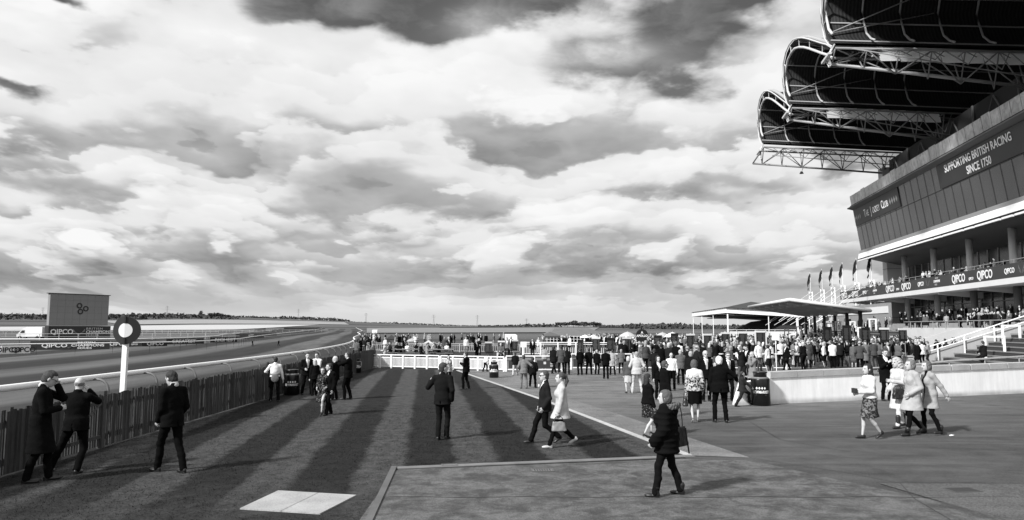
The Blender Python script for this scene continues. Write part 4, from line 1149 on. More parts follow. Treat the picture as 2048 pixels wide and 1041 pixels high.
def wings(cx,y,cz,w,h,m,parent,name='winged_emblem',xd=(1,0,0)):
    b=MB()
    for s_ in (-1,1):
        for k in range(3):
            t=k/3; b.extr([(cx+s_*w*.03,y,cz-h*(.45-.25*t)),(cx+s_*w*.5,y,cz+h*(.45-.25*t)-.0),(cx+s_*w*.46,y,cz+h*(.28-.25*t)),(cx+s_*w*.06,y,cz-h*(.5-.12*t))],(0,-.02,0))
    b.extr([(cx-w*.04,y,cz-h*.25),(cx+w*.04,y,cz-h*.25),(cx,y,cz-h*.6)],(0,-.03,0))
    return b.build(name,m,parent)
put_text('QIPCO',1.0,(Wd*.18,yb,1.05),(1,0,0),(0,0,1),WHITE,scr,bold=.03,sx=1.05); wings(Wd*.46,yb,1.45,2.6,1.5,mat(.3,.5,name='wing_grey'),scr)
put_text('BRITISH',.42,(Wd*.58,yb,1.95),(1,0,0),(0,0,1),OFFW,scr,sx=1.5,align='LEFT',sp=1.2); put_text('CHAMPIONS',.55,(Wd*.58,yb,1.2),(1,0,0),(0,0,1),WHITE,scr,sx=1.25,align='LEFT',bold=.03); put_text('SERIES',.42,(Wd*.58,yb,.55),(1,0,0),(0,0,1),OFFW,scr,sx=1.45,align='LEFT',sp=1.2)
def hoarding(px0,px1,ty0,by0,by1,items,label,v=.015,tv=.75,name='advert_board',zlift=0):
    """items: (text, fraction along, cap-height fraction, vertical fraction)"""
    a=Vector((*G(px0,by0),0)); c=Vector((*G(px1,by1),0)); h=A(px0,ty0,a.y)[2]; d=c-a; L=d.length; rz=math.atan2(d.y,d.x)
    rt=empty(name,(a.x,a.y,hill(a.x,a.y)),rz,label,'advertising board')
    MB().box((L/2,0,h/2),(L,.12,h)).build('board',mat(v,.5,name='board_face'),rt)
    b=MB()
    for k in range(max(2,int(L/3)+1)): b.tube([(.3+k*(L-.6)/max(1,int(L/3)),.06,h*.7),(.3+k*(L-.6)/max(1,int(L/3)),.8,0)],.03,4)
    b.build('props',STEEL,rt)
    for it in items:
        if it[0]=='^': wings(L*it[1],-.07,h*.5,h*1.5,h*.7,mat(.12,.5,name='wing_dim'),rt); continue
        put_text(it[0],h*it[2],(L*it[1],-.085,h*it[3]),(1,0,0),(0,0,1),mat(tv,.6,name='lettering_paint'),rt,ext=.01,bold=.03,sx=it[4] if len(it)>4 else 1.0)
    return rt
hoarding(1,60,692,708.5,707,[('QIPCO',.24,.6,.2,1.0),('QIPCO',.76,.6,.2,1.0)],'white advertising board with dark outline lettering at the far left, low behind the rail',.9,.03)
hoarding(60,219,683,700.5,699,[('QIPCO',.30,.42,.30,1.4),('^',.48),('BRITISH',.70,.20,.72,1.9),('CHAMPIONS',.72,.30,.36,1.4),('SERIES',.68,.20,.08,1.9)],'long dark advertising board with white words and dim wings, low below the big screen')
hoarding(222,282,683,694,693.5,[('QIPCO',.25,.55,.25,1.2),('QIPCO',.78,.25,.3,1.0)],'dark advertising board with white lettering behind the winning post')
hoarding(283,334,683,693.5,692.5,[('QIPCO',.52,.55,.22,1.3)],'dark advertising board just right of the winning post')
hoarding(332,407,678,690,688,[('GREATEST',.45,.55,.25,1.35)],'dark advertising board reading GREATEST')
hoarding(420,474,675,686,685,[('RICHEST',.55,.6,.22,1.3)],'dark advertising board reading RICHEST')
hoarding(472,527,668,679,676,[('FASTEST',.5,.55,.25,1.2)],'dark advertising board reading FASTEST')
hoarding(505,553,667,673.5,671.5,[],'long low dark board behind the one reading FASTEST')
hoarding(509,531,658,663,662.5,[],'small black board on the far side of the course')
hoarding(544,600,659,664,662.5,[],'thin dark board far along the course, left of two')
hoarding(568,640,657,662,660.8,[],'thin dark board far along the course, right of two')
# van
vx=A(64,677,150); van=empty('delivery_van',(vx[0],150,.05),R(184)+0,'white box van parked left of the big screen','van')
b=MB(); b.box((-.9,0,1.55),(3.2,2.0,2.0)); b.build('box_body',WHITE,van)
b=MB(); b.extr([(.7,-.95,.45),(2.6,-.95,.45),(2.6,-.95,1.1),(2.3,-.95,1.25),(1.6,-.95,2.0),(.7,-.95,2.1)],(0,1.9,0)); b.build('cab',mat(.7,.4,name='van_paint'),van)
b=MB(); b.extr([(.7,-.9,2.1),(1.7,-.9,2.1),(.7,-.9,2.5)],(0,1.8,0)); b.build('wind_deflector',WHITE,van)
b=MB(); b.add([(2.31,-.8,1.28),(2.31,.8,1.28),(1.66,.8,1.96),(1.66,-.8,1.96)],[(0,1,2,3)]); b.build('windscreen',mat(.03,.15,name='van_glass'),van)
for s_ in (-1,1): MB().extr([(1.0,s_*.955,1.3),(1.95,s_*.955,1.3),(1.55,s_*.955,1.85),(1.0,s_*.955,1.85)],(0,s_*.01,0)).build('side_window',mat(.03,.15,name='van_glass'),van)
for wx in (1.9,-1.6):
    for s_ in (-1,1):
        b=MB(); pts=[(wx+.36*math.cos(q*math.pi/8),s_*.8,.38+.36*math.sin(q*math.pi/8)) for q in range(16)]; b.extr(pts,(0,s_*.2,0)); b.build('wheel',BLACK,van)
# ================================================================ grandstand (local: x = depth w away from the course, y = s along the front)
GA=R(9.63)
gs=empty('grandstand',(0,0,0),-GA,'huge multi storey grandstand with wave shaped cantilever roofs and lettered balcony, on the right','grandstand')
GLS=mat(.035,.12,.2,.15,spec=.9,name='tinted_glass'); GLD=mat(.012,.15,spec=.5,name='dark_glass')
def gl_fn(t,tcn):
    P=tcn.outputs['Object']; x,y,z=sep(t,P); a=noise(t,comb(t,x,y*.15,z*.5),.9,3,.5); pn=noise(t,comb(t,0.0,(y/2.35).op('FLOOR'),0.0),3.3,0)
    return ((a-.5)*.5+(pn-.5)*.5+1.0)*.036,None
GLM=shader_mat('facade_glass',gl_fn,.22); GLM.node_tree.nodes['Principled BSDF'].inputs['Specular IOR Level'].default_value=.8
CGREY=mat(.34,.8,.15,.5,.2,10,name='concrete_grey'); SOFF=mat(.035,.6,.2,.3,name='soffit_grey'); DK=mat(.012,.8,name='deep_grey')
TR=mat(.20,.45,.1,1,name='truss_paint'); TRW=mat(.55,.45,name='truss_white')
S0,S1=18.0,131.6
# facade glass box, leaning outward
def lean(z): return 39.5-(z-15.8)*(1.0/7.2)
fb=MB(); fb.add([(lean(15.8),S0,15.8),(lean(15.8),S1,15.8),(lean(23.0),S1,23.0),(lean(23.0),S0,23.0)],[(0,1,2,3)])
gf=fb.build('glass_front',GLM,gs)
fb=MB(); fb.add([(lean(15.8),S1,15.8),(46,S1,15.8),(46,S1,23.0),(lean(23.0),S1,23.0)],[(0,1,2,3)]); fb.build('glass_end',GLM,gs)
b=MB(); y=S1
while y>S0:
    b.extr([(lean(15.8)-.02,y-.013,15.8),(lean(15.8)-.02,y+.013,15.8),(lean(23)-.02,y+.013,23),(lean(23)-.02,y-.013,23)],(-.03,0,0)); y-=2.35
b.extr([(lean(19.9)-.02,S0,19.87),(lean(19.9)-.02,S1,19.87),(lean(19.95)-.02,S1,19.95),(lean(19.95)-.02,S0,19.95)],(-.03,0,0))
b.build('mullion_lines',BLACK,gf)
b=MB(); b.extr([(39.52,S0,15.3),(39.2,S0,15.3),(39.25,S0,15.82),(39.6,S0,15.82)],(0,S1-S0+.2,0)); b.build('sill_strip',mat(.22,.7,name='sill_grey'),gs)
b=MB(); b.extr([(39.0,S0,14.35),(41.0,S0,14.35),(41,S0,15.3),(39.15,S0,15.3)],(0,S1-S0+.4,0)); b.build('white_fascia',WHITE,gs)
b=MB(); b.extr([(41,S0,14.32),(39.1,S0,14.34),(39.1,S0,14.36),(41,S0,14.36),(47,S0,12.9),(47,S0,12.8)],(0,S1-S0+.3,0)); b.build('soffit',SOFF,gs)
def light_strip(w,z,y0,y1,nm):
    b=MB(); c=MB(); y=y1
    k=0
    while y>y0:
        L=6.0 if k%2==0 else 2.6
        b.box((w,y-L/2,z),(.22,L-.5,.20)); c.box((w+.25,y-.1,z+.12),(.7,.10,.10)); y-=L; k+=1
    c.box((w+.2,(y0+y1)/2,z+.30),(.55,y1-y0,.05))
    l=b.build(nm,mat(.82,.35,name='strip_white'),gs); c.build('strip_bracket',DK,l)
light_strip(38.7,14.0,S0,S1-.4,'light_strip'); light_strip(37.9,23.35,S0,S1-.4,'light_strip')
b=MB(); b.extr([(lean(23)-.05,S0,23.0),(lean(23)-1.0,S0,23.25),(lean(23)-1.0,S0,23.4),(46,S0,23.4),(46,S0,23.0)],(0,S1-S0+.2,0)); b.build('roof_deck',mat(.15,.7,name='deck_grey'),gs)
def pg_fn(t,tcn):
    P=tcn.outputs['Object']; x,y,z=sep(t,P); a=noise(t,P,.8,4,.6,1.5); pn=noise(t,comb(t,0.0,(y/2.0).op('FLOOR'),0.0),5.3,0)
    return ((a-.5)*1.6+(pn-.5)*1.2+1.0).mx(.2)*.48,None
PG=shader_mat('parapet_glass',pg_fn,.2)
b=MB(); y=S1; k=0
while y>S0:
    tilt=.0; b.extr([(38.2,y-1.94,23.5),(38.2,y-.03,23.5),(37.95,y-.03,25.45+.12*(k%7==3)),(37.95,y-1.94,25.45+.12*(k%7==3))],(.03,0,0)); y-=2.0; k+=1
pz=b.build('parapet_glass',PG,gs)
b=MB(); y=S1
while y>S0: b.box((38.18,y-.01,24.5),(.08,.06,1.9)); y-=2.0
b.build('parapet_posts',TR,pz)
# facade signs
def sign(y0,y1,z0,z1,items,nm='facade_sign'):
    b=MB(); b.extr([(lean(z0)-.08,y0,z0),(lean(z0)-.08,y1,z0),(lean(z1)-.08,y1,z1),(lean(z1)-.08,y0,z1)],(-.05,0,0)); o=b.build(nm,mat(.02,.5,name='sign_black'),gs)
    up=Vector((lean(1)-lean(0),0,1)).normalized()
    for s,h,yy,z,kw in items:
        put_text(s,h,(lean(z)-.17,yy,z),(0,-1,0),up,WHITE,o,ext=.01,**kw)
    return o
sj=sign(110.4,131.5,20.1,23.0,[('T',1.25,126.2,20.95,dict(bold=.01,align='LEFT',sx=.85)),('HE',.95,125.2,20.95,dict(bold=.005,align='LEFT',sx=.8)),('J',1.25,122.9,20.95,dict(bold=.01,align='LEFT',sx=.85)),('OCKEY',.95,122.0,20.95,dict(bold=.005,align='LEFT',sx=.76)),('C',1.25,117.9,20.95,dict(bold=.01,align='LEFT',sx=.85)),('LUB',.95,116.9,20.95,dict(bold=.01,align='LEFT',sx=.85))])
b=MB()
for y0 in (131.0,130.1,129.2,128.3,114.0,113.1,112.2,111.3):
    zc=21.45; b.add([(lean(zc)-.16,y0-.33,zc),(lean(zc-.5)-.16,y0,zc-.5),(lean(zc)-.16,y0+.33,zc),(lean(zc+.5)-.16,y0,zc+.5)],[(0,1,2,3)])
b.build('diamonds',mat(.3,.6,name='sign_grey'),sj)
sign(62,96.8,20.0,22.95,[('SUPPORTING BRITISH RACING',.92,86.6,21.65,dict(bold=.02,sx=.88)),('SINCE 1750',.92,86.3,20.3,dict(bold=.02,sx=.88))])
# balcony
BE=145.2
b=MB(); b.extr([(39.4,S0,7.12),(39.4,S0,7.75),(48,S0,7.95),(48,S0,7.5),(41,S0,7.12)],(0,BE-S0,0)); bs=b.build('balcony_slab',mat(.62,.7,.1,.5,name='slab_white'),gs)
b=MB(); b.box((39.44,(S0+BE)/2,8.5),(.08,BE-S0,1.5)); bn=b.build('balcony_banner',mat(.028,.5,.2,.5,name='banner_dark'),gs)
b=MB(); b.box((42,BE,8.5),(5.2,.08,1.5)); b.build('banner_end',mat(.028,.5,name='banner_dark2'),gs)
b=MB(); b.tube([(39.45,S0,9.62),(39.45,BE,9.62)],.035,6)
y=S0
while y<BE: b.tube([(39.45,y,9.2),(39.45,y,9.62)],.02,4); y+=2.2
b.build('balcony_rail',STEEL,gs)
def ban(s,h,y,z,bold=.03,sx=.85,v=.75): put_text(s,h,(39.37,y,z),(0,-1,0),(0,0,1),mat(v,.6,name='lettering_paint'),bn,ext=.01,bold=bold,sx=sx)
def wing2(y,z):
    b=MB()
    for s_ in (-1,1):
        b.add([(39.375,y+s_*.08,z-.45),(39.375,y+s_*.62,z+.5),(39.375,y+s_*.55,z+.05),(39.375,y+s_*.16,z-.15)],[(0,1,2,3)])
        b.add([(39.375,y+s_*.05,z-.5),(39.375,y+s_*.5,z+.0),(39.375,y+s_*.38,z-.3)],[(0,1,2)])
    b.build('winged_emblem',mat(.16,.6,name='wing_dim'),bn)
per=29.2
y=143.6
while y>48:
    ban('QIPCO',.95,y-1.0,8.05); ban('QIPCO',.30,y-4.3,8.12); ban('QIPCO',.95,y-7.6,8.05)
    ban('QIPCO',.55,y-13.0,8.25); wing2(y-15.4,8.55)
    ban('BRITISH',.24,y-18.3,8.85,.01,.8,.3); ban('CHAMPIONS',.33,y-18.3,8.40,.02,.72); ban('SERIES',.24,y-18.0,8.02,.01,.8,.3)
    y-=24.3 if y>120 else 23.6
# beams under the balcony, columns, back walls, doors
b=MB(); 
for y in (138,124.5,112.5,101.5,90.5,79.5,68.5,57.5,46,35): 
    o=MB(); o.extr([(39.7,y-.22,7.12),(45,y-.22,7.12),(45,y-.22,6.3),(40.6,y-.22,6.75),(39.7,y-.22,6.85)],(0,.44,0)); o.build('corbel',mat(.5,.7,name='corbel_white'),gs)
for y in (133.0,122.2,110.9,99.8,89.2,78.4,67.5,56.5,45.5):
    if y<130:
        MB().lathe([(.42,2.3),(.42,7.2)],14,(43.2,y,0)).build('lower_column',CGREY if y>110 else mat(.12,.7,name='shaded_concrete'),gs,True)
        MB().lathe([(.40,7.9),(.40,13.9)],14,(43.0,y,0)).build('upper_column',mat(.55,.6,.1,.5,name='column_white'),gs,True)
MB().box((44.7,132.3,15.2),(2.6,2.2,30.4)).build('end_tower',mat(.42,.85,.12,.35,.2,6,name='tower_concrete'),gs)
b=MB(); 
for z in (4.2,8.4,12.6,27.2,25.0): b.box((44.7,132.3,z),(2.66,2.26,.05))
b.build('tower_joints',DK,gs)
b=MB(); b.box((46.9,74,11),(.1,116,6.4)); ub=b.build('upper_back_wall',GLD,gs)
b=MB(); rn=random.Random(5); lit=MB()
y=131
while y>20:
    b.box((46.8,y,11),(.14,.12,6.4)); 
    if rn.random()<.45: lit.box((46.82,y-1.3,rn.uniform(9.3,10.2)),(.05,2.2,rn.uniform(1.2,2.6)))
    y-=2.75
b.box((46.8,74,10.6),(.12,115,.12)); b.build('window_mullions',STEEL,ub); lit.build('bright_windows',mat(.30,.12,spec=.8,name='reflective_glass'),ub)
b=MB(); b.box((46.4,74,4.7),(.1,116,5.2)); lb=b.build('lower_back_wall',GLD,gs)
b=MB(); lit=MB(); y=131
while y>20:
    b.box((46.3,y,4.7),(.14,.14,5.0)); 
    if rn.random()<.55: lit.box((46.32,y-1.4,rn.uniform(3.8,4.6)),(.05,2.4,rn.uniform(1.4,2.8)))
    y-=2.9
b.box((46.3,74,5.9),(.12,115,.12)); b.build('window_mullions',mat(.20,.6,name='mullion_grey'),lb); lit.build('bright_windows',mat(.38,.12,spec=.8,name='reflective_glass2'),lb)
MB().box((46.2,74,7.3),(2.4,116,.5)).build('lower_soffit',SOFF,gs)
b=MB(); b.box((44.8,103,3.0),(.06,36,1.0)); b.build('inner_balustrade_glass',mat(.22,.3,name='balustrade_panel'),gs)
MB().tube([(44.8,85,3.55),(44.8,121,3.55)],.04,6).build('inner_handrail',STEEL,gs)
# roof: back wall, trusses, waves
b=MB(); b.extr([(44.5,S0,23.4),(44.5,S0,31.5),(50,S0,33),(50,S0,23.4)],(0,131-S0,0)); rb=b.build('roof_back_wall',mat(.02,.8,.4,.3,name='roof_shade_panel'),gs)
b=MB()
for y in (133.2,122,110.8,99.5,88.2,76.5,65,54):
    b.tube([(44.3,y,23.4),(44.3,y,31.4)],.18,6); b.tube([(44.2,y,23.6),(44.2,y-5.6,31.0)],.10,5); b.tube([(44.2,y-11.2,23.6),(44.2,y-5.6,31.0)],.10,5)
b.tube([(44.2,S0,27.5),(44.2,131,27.5)],.09,5); b.build('wall_bracing',mat(.10,.7,name='brace_grey'),rb)
TS=[131.0,108.2,85.5,62.6,39.8]
PROF=[(0,35.0),(2.2,36.3),(4.5,37.4),(7.5,38.9),(10.5,40.4),(13.5,41.8),(16.2,42.9),(19,43.8),(21.5,44.1),(24,43.9),(26,42.9),(26.9,41.2),(26.5,39.4),(25.6,37.4),(24.0,36.0),(22.7,35.3)]
def pz_(w): return -.10*(w-23.6)
W0,W1=23.6,66.0
BR=MB
for ti,s in enumerate(TS):
    tr=empty('roof_truss',(0,s,0)); tr.parent=gs
    t1=lambda w:34.35+pz_(w)*.85; b1=lambda w:33.2-.235*(w-23.2); 
    wt=22.0 if ti==0 else 22.9
    m_=MB()
    for ds in (-1.5,1.5): m_.tube([(23.4,ds,t1(23.4)+.1),(46,ds,t1(46))],.15,6)
    m_.build('top_chord',TR,tr,True)
    m_=MB(); 
    if ti==0: m_.tube([(21.8,.6,32.0),(44,.6,29.4)],.17,6); m_.tube([(21.8,.6,32.0),(23.4,1.5,34.4)],.12,6); m_.tube([(21.8,.6,32.0),(23.4,-1.5,34.4)],.12,6)
    else: m_.tube([(23.0,0,b1(23.0)),(45,0,b1(45)+.9)],.20,6)
    m_.build('bottom_chord',mat(.36,.45,name='chord_grey') if ti else TR,tr,True)
    m_=MB(); ws=[23.4+i*3.4 for i in range(7)]
    bb_=(lambda w:32.0-.117*(w-21.8)) if ti==0 else b1
    for i,w in enumerate(ws):
        if w>44.5: continue
        for ds in (-1.5,1.5):
            m_.tube([(w,ds,t1(w)),(w+.0,0 if ti else .6,bb_(w))],.08,5)
            if i+1<len(ws): m_.tube([(w,ds,t1(w)),(ws[i+1],0 if ti else .6,bb_(ws[i+1]))],.075,5) if i%2 else m_.tube([(w,0 if ti else .6,bb_(w)),(ws[i+1],ds,t1(ws[i+1]))],.075,5)
        m_.tube([(w,-1.5,t1(w)),(w,1.5,t1(w))],.07,5)
        if i+1<len(ws): m_.tube([(w,-1.5,t1(w)),(ws[i+1],1.5,t1(ws[i+1]))],.06,5)
    m_.build('web_members',TR,tr,True)
    m_=MB(); 
    for ds in (-1.2,0,1.2): m_.tube([(23.4,ds*1.2,35.0),(22.9,ds*.6,33.9),(23.2,ds*.3,32.9 if ti else 32.6)],.09,6)
    m_.box((22.8,0,33.9),(.35,3.2,.25)); m_.build('tip_bracket',TRW,tr)
    # secondary lower truss, seen between the chords
    m_=MB()
    for k in range(6):
        w=25+k*3.3; zc=bb_(w); m_.tube([(w,-1.5,t1(w)),(w+1.6,-3.2,zc+.6)],.06,4); m_.tube([(w+3.3,-1.5,t1(w+3.3)),(w+1.6,-3.2,zc+.6)],.06,4)
    m_.tube([(24.5,-3.2,bb_(24.5)+.8),(44,-3.2,bb_(44)+.6)],.08,5); m_.build('side_bracing',TR,tr,True)
speaker=MB(); speaker.tube([(30.4,131.6,30.9),(30.2,131.6,30.4)],.05,5).lathe([(.05,0),(.16,.05),(.38,-.35)][::-1],10,(30.1,131.6,30.2)); speaker.build('horn_speaker',BLACK,gs)
CORR=[]
def skin_mat():
    def fn(t,tcn):
        P=tcn.outputs['Object']; x,y,z=sep(t,P)
        w=(x*(2*math.pi/.42)).op('SINE'); n=noise(t,P,.2,3,.6)
        return ((w*.30)+(n-.5)*.6+1.0).mx(.2)*.022,w
    return shader_mat('corrugated_underside',fn,.7,.6)
SKM=skin_mat(); TRANS=bpy.data.materials.new('translucent_sheet'); TRANS.use_nodes=True
tn=TRANS.node_tree; tn.nodes.remove(tn.nodes['Principled BSDF'])
t1_=tn.nodes.new('ShaderNodeBsdfTransparent'); t1_.inputs[0].default_value=(.95,.95,.95,1); t2_=tn.nodes.new('ShaderNodeBsdfTranslucent'); t2_.inputs[0].default_value=(.85,.85,.85,1)
t3_=tn.nodes.new('ShaderNodeMixShader'); t3_.inputs[0].default_value=.35; tn.links.new(t1_.outputs[0],t3_.inputs[1]); tn.links.new(t2_.outputs[0],t3_.inputs[2]); tn.links.new(t3_.outputs[0],tn.nodes['Material Output'].inputs[0])
MILK=bpy.data.materials.new('milky_sheet'); MILK.use_nodes=True; mk_=MILK.node_tree; mk_.nodes.remove(mk_.nodes['Principled BSDF'])
a1=mk_.nodes.new('ShaderNodeBsdfDiffuse'); a1.inputs[0].default_value=(.9,.9,.9,1); a2=mk_.nodes.new('ShaderNodeBsdfTranslucent'); a2.inputs[0].default_value=(.95,.95,.95,1)
a3=mk_.nodes.new('ShaderNodeMixShader'); a3.inputs[0].default_value=.6; mk_.links.new(a1.outputs[0],a3.inputs[1]); mk_.links.new(a2.outputs[0],a3.inputs[2]); mk_.links.new(a3.outputs[0],mk_.nodes['Material Output'].inputs[0])
for ti in range(1,len(TS)):
    s=TS[ti]; n=len(PROF)
    cv=empty('roof_wave',(0,s,0)); cv.parent=gs
    # outer shell with thickness and scalloped top edge
    b=MB(); wn=[W0+ (W1-W0)*i/16 for i in range(17)]
    def shell(w,inset,off=0):
        out=[]
        for i,(ss,z) in enumerate(PROF):
            a=PROF[max(i-1,0)]; c=PROF[min(i+1,n-1)]; tx,tz=c[0]-a[0],c[1]-a[1]; L=math.hypot(tx,tz); nx,nz=tz/L,-tx/L
            out.append((w,ss+nx*inset,z+nz*inset+pz_(w)))
        return out
    rows_o=[shell(w,0) for w in wn]; rows_i=[shell(w,.28) for w in wn]
    k0=4     # the lowest strip is glazed
    V=[];Fc=[]
    for rr in (rows_o,rows_i):
        base=len(V)
        for r_ in rr: V+=r_
        for i in range(16):
            for j in range(n-1):
                if j<k0 and wn[i]>28 and wn[i+1]<46.5: continue
                Fc.append((base+i*n+j,base+i*n+j+1,base+(i+1)*n+j+1,base+(i+1)*n+j))
    No=17*n
    for j in range(n-1): Fc.append((j,j+1,No+j+1,No+j))
    b.add(V,Fc); b.build('roof_skin',SKM,cv,True)
    b=MB()
    for i in range(16):
        if wn[i]>28 and wn[i+1]<46.5:
            k=len(b.v); 
            for c_ in range(5): b.v.append(rows_o[i][c_])
            for c_ in range(5): b.v.append(rows_o[i+1][c_])
            b.f+=[(k+c_,k+c_+1,k+c_+6,k+c_+5) for c_ in range(4)]
    sk=b.build('roof_light',TRANS,cv)
    # milky glazing panels hung under the lip of the next wave
    b=MB()
    for i in range(7): w_=28.6+i*2.2; b.add([(w_,-.2,33.6+pz_(w_)),(w_+2.1,-.2,33.5+pz_(w_)),(w_+2.1,.5,35.3+pz_(w_)),(w_,.5,35.3+pz_(w_))],[(0,1,2,3)])
    b.build('milky_panel',MILK,cv)
    # glazed strip over the far truss as well
    b=MB(); b.add([(29,26.4,34.6),(43.5,26.4,33.6),(43.5,23.2,35.0+pz_(43)),(29,23.2,35.2+pz_(29))],[(0,1,2,3)]); 
    b.build('roof_light',TRANS,cv)
    tp_=MB(); tp_.tube([(W0-.15,a,c) for (_,a,c) in shell(W0,-.10)],.10,6); tp_.build('edge_trim',TRW,cv,True)
    tp_=MB(); tp_.tube([(W0+.1,a,c) for (_,a,c) in shell(W0,1.15)][:-1],.17,8); ar=tp_.build('edge_arch',TRW,cv,True)
    tp_=MB(); sa=shell(W0,-.0); sb=shell(W0,1.15)
    for i in (2,4,6,8,10,12): tp_.tube([sa[i],(sb[i][0]+.1,sb[i][1],sb[i][2])],.07,5)
    tp_.build('arch_struts',TRW,ar)
    tp_=MB()
    for w in (28,32.2,36.4,40.6): tp_.tube([(w,a,c) for (_,a,c) in shell(w,.75)],.13,6)
    tp_.build('rib_arches',mat(.40,.5,name='rib_grey'),cv,True)
    tp_=MB()
    for i in (2,4,6,8,10,12,14): 
        q0=shell(W0,.42)[i]; q1=shell(W1,.42)[i]; tp_.tube([q0,q1],.10,5)
    for (i,j) in ((13,9),(4,9),(13,11)):
        tp_.tube([shell(W0+.2,.6)[i],shell(36,.6)[j]],.08,5)
    tp_.build('purlins',mat(.28,.5,name='purlin_grey'),cv,True)
    # scalloped top sheets
    tp_=MB()
    for i in range(16):
        tp_.tube([(wn[i]+.6,a,c) for (_,a,c) in shell(wn[i]+.6,-.16)][1:10],.30,6)
    tp_.build('top_corrugations',mat(.35,.5,name='roof_sheet_grey'),cv,True)
# ================================================================ terrace in front of the stand
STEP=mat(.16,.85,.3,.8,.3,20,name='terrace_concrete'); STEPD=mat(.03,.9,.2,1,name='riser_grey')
def g_obj(name,label,cat,grp=None,loc=(0,0,0)):
    c,s_=math.cos(-GA),math.sin(-GA); x,y=loc[0],loc[1]
    return empty(name,(x*c-y*s_,x*s_+y*c,loc[2]),-GA,label,cat,grp)
ts=g_obj('terrace_steps','wide flight of pale concrete viewing steps rising to the stand at the lower right','steps')
b=MB(); rr=MB(); n=10
for i in range(n):
    w=20.2+i*.72; z=.265*(i+1); b.box(((w+48)/2,37.8,z-.025),(48-w,31.2,.05)); rr.box(((w+48)/2+.02,37.8,z-.175),(48-w,31.15,.19))
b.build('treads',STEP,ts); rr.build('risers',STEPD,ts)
# flank wall with its white handrail
fl=g_obj('flank_wall','grey sloping side wall of the terrace steps carrying a white handrail','wall')
b=MB(); b.extr([(19.2,53.5,0),(19.2,53.5,.55),(27.2,53.5,3.25),(34,53.5,4.3),(34,53.5,0)],(0,.3,0)); b.build('side_panel',mat(.36,.85,.15,.6,.2,8,name='flank_concrete'),fl)
b=MB(); b.tube([(18.6,53.3,.45),(19.6,53.3,1.05),(27.4,53.3,3.75),(34,53.3,4.8)],.042,8); b.tube([(19.2,53.3,.62),(27.3,53.3,3.3),(34,53.3,4.35)],.03,6); b.build('handrail',WHITE,fl,True)
b=MB()
for w,z in ((20.6,1.4),(22.3,1.95),(24.2,2.6),(26.2,3.3),(28.4,3.9)): b.box((w,53.3,z-.72),(.07,.07,1.45))
b.build('rail_posts',WHITE,fl)
pf=g_obj('upper_platform','raised paved platform with low white front wall before the stand, full of standing people','platform')
b=MB(); b.box((39.5,88.8,1.15),(17,70,2.3)); b.build('platform_slab',mat(.26,.85,.25,.8,.2,14,name='platform_concrete'),pf)
b=MB(); b.box((43,93,2.7),(7,62,.8)); b.build('rear_tier',mat(.26,.85,.25,.8,.2,14,name='platform_concrete'),pf)
b=MB(); b.box((30.8,72,1.75),(.3,33,1.5)); b.build('front_wall',mat(.55,.85,.15,.8,.2,8,name='platform_wall_white'),pf)
b=MB(); b.tube([(30.6,56,3.15),(30.6,88,3.15)],.04,6); 
for y in range(56,89,3): b.tube([(30.6,y,2.4),(30.6,y,3.15)],.03,5)
b.build('front_rail',STEEL,pf)
b=MB(); b.extr([(24.0,70.0,0),(31,70.0,0),(31,70.0,2.5),(29,70.0,2.5),(24.2,70.0,1.0)],(0,.25,0)); b.build('ramp_side',mat(.5,.85,.15,.8,name='ramp_white'),pf)
st2=g_obj('side_terrace','stepped grey terrace under the flat canopy, dotted with crowd barriers','steps')
b=MB(); rr=MB()
for i in range(7):
    w=25.5+i*.7; z=.3*(i+1); b.box(((w+31.3)/2,107,z-.04),(31.3-w,38,.08)); rr.box(((w+31.3)/2+.02,107,z-.18),(31.3-w,37.9,.2))
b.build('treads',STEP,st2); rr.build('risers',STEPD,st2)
bwl=g_obj('terrace_back_wall','tall pale grey wall behind the flat canopy posts','wall')
MB().box((33.5,122,2.9),(.4,42,5.8)).build('wall_panel',mat(.22,.85,.2,.5,.2,8,name='wall_grey'),bwl)
MB().box((33.25,122,4.9),(.1,42,.9)).build('light_band',mat(.6,.8,name='light_band'),bwl)
def hoop(w,s,z,hh,ww,label,t=.09):
    r=g_obj('crowd_barrier',label,'barrier','white hoop barriers on the terrace',(w,s,z))
    b=MB(); b.box((-ww/2,0,hh/2),(t,t,hh)); b.box((ww/2,0,hh/2),(t,t,hh)); b.box((0,0,hh+t/2),(ww+t,t,t)); b.build('hoop_frame',WHITE,r)
hoop(22.0,48.5,.62,1.3,1.08,'large white hoop barrier on the steps beside the seated man',.11); hoop(24.1,50.9,1.45,1.15,1.0,'second large white hoop barrier, higher up the steps at the right edge',.11)
for i,(x,t_,bt,wd,Y) in enumerate([(1598,655,690,9,92),(1613,648,672,8,97),(1632,668,690,9,88),(1676,645,662,10,84),(1701,657,673,10,78),(1705,645,656,9,88),(1745,640,660,12,72),(1585,671,690,11,84),(1659,648,655,12,80),(1722,657,676,12,74),(1573,660,690,8,95)]):
    p=A(x,t_,Y); q=A(x,bt,Y); w_=wd/F*Y; r=empty('crowd_barrier',(p[0],Y,max(q[2],0)),-.1,f'small white hoop barrier on the terrace below the canopy, {ORD[i]} of a scattered row','barrier','white hoop barriers on the terrace')
    b=MB(); h=p[2]-max(q[2],0); b.box((-w_/2,0,h/2),(.12,.12,h)); b.box((w_/2,0,h/2),(.12,.12,h)); b.box((0,0,h+.06),(w_+.12,.12,.12)); b.build('hoop_frame',WHITE,r)
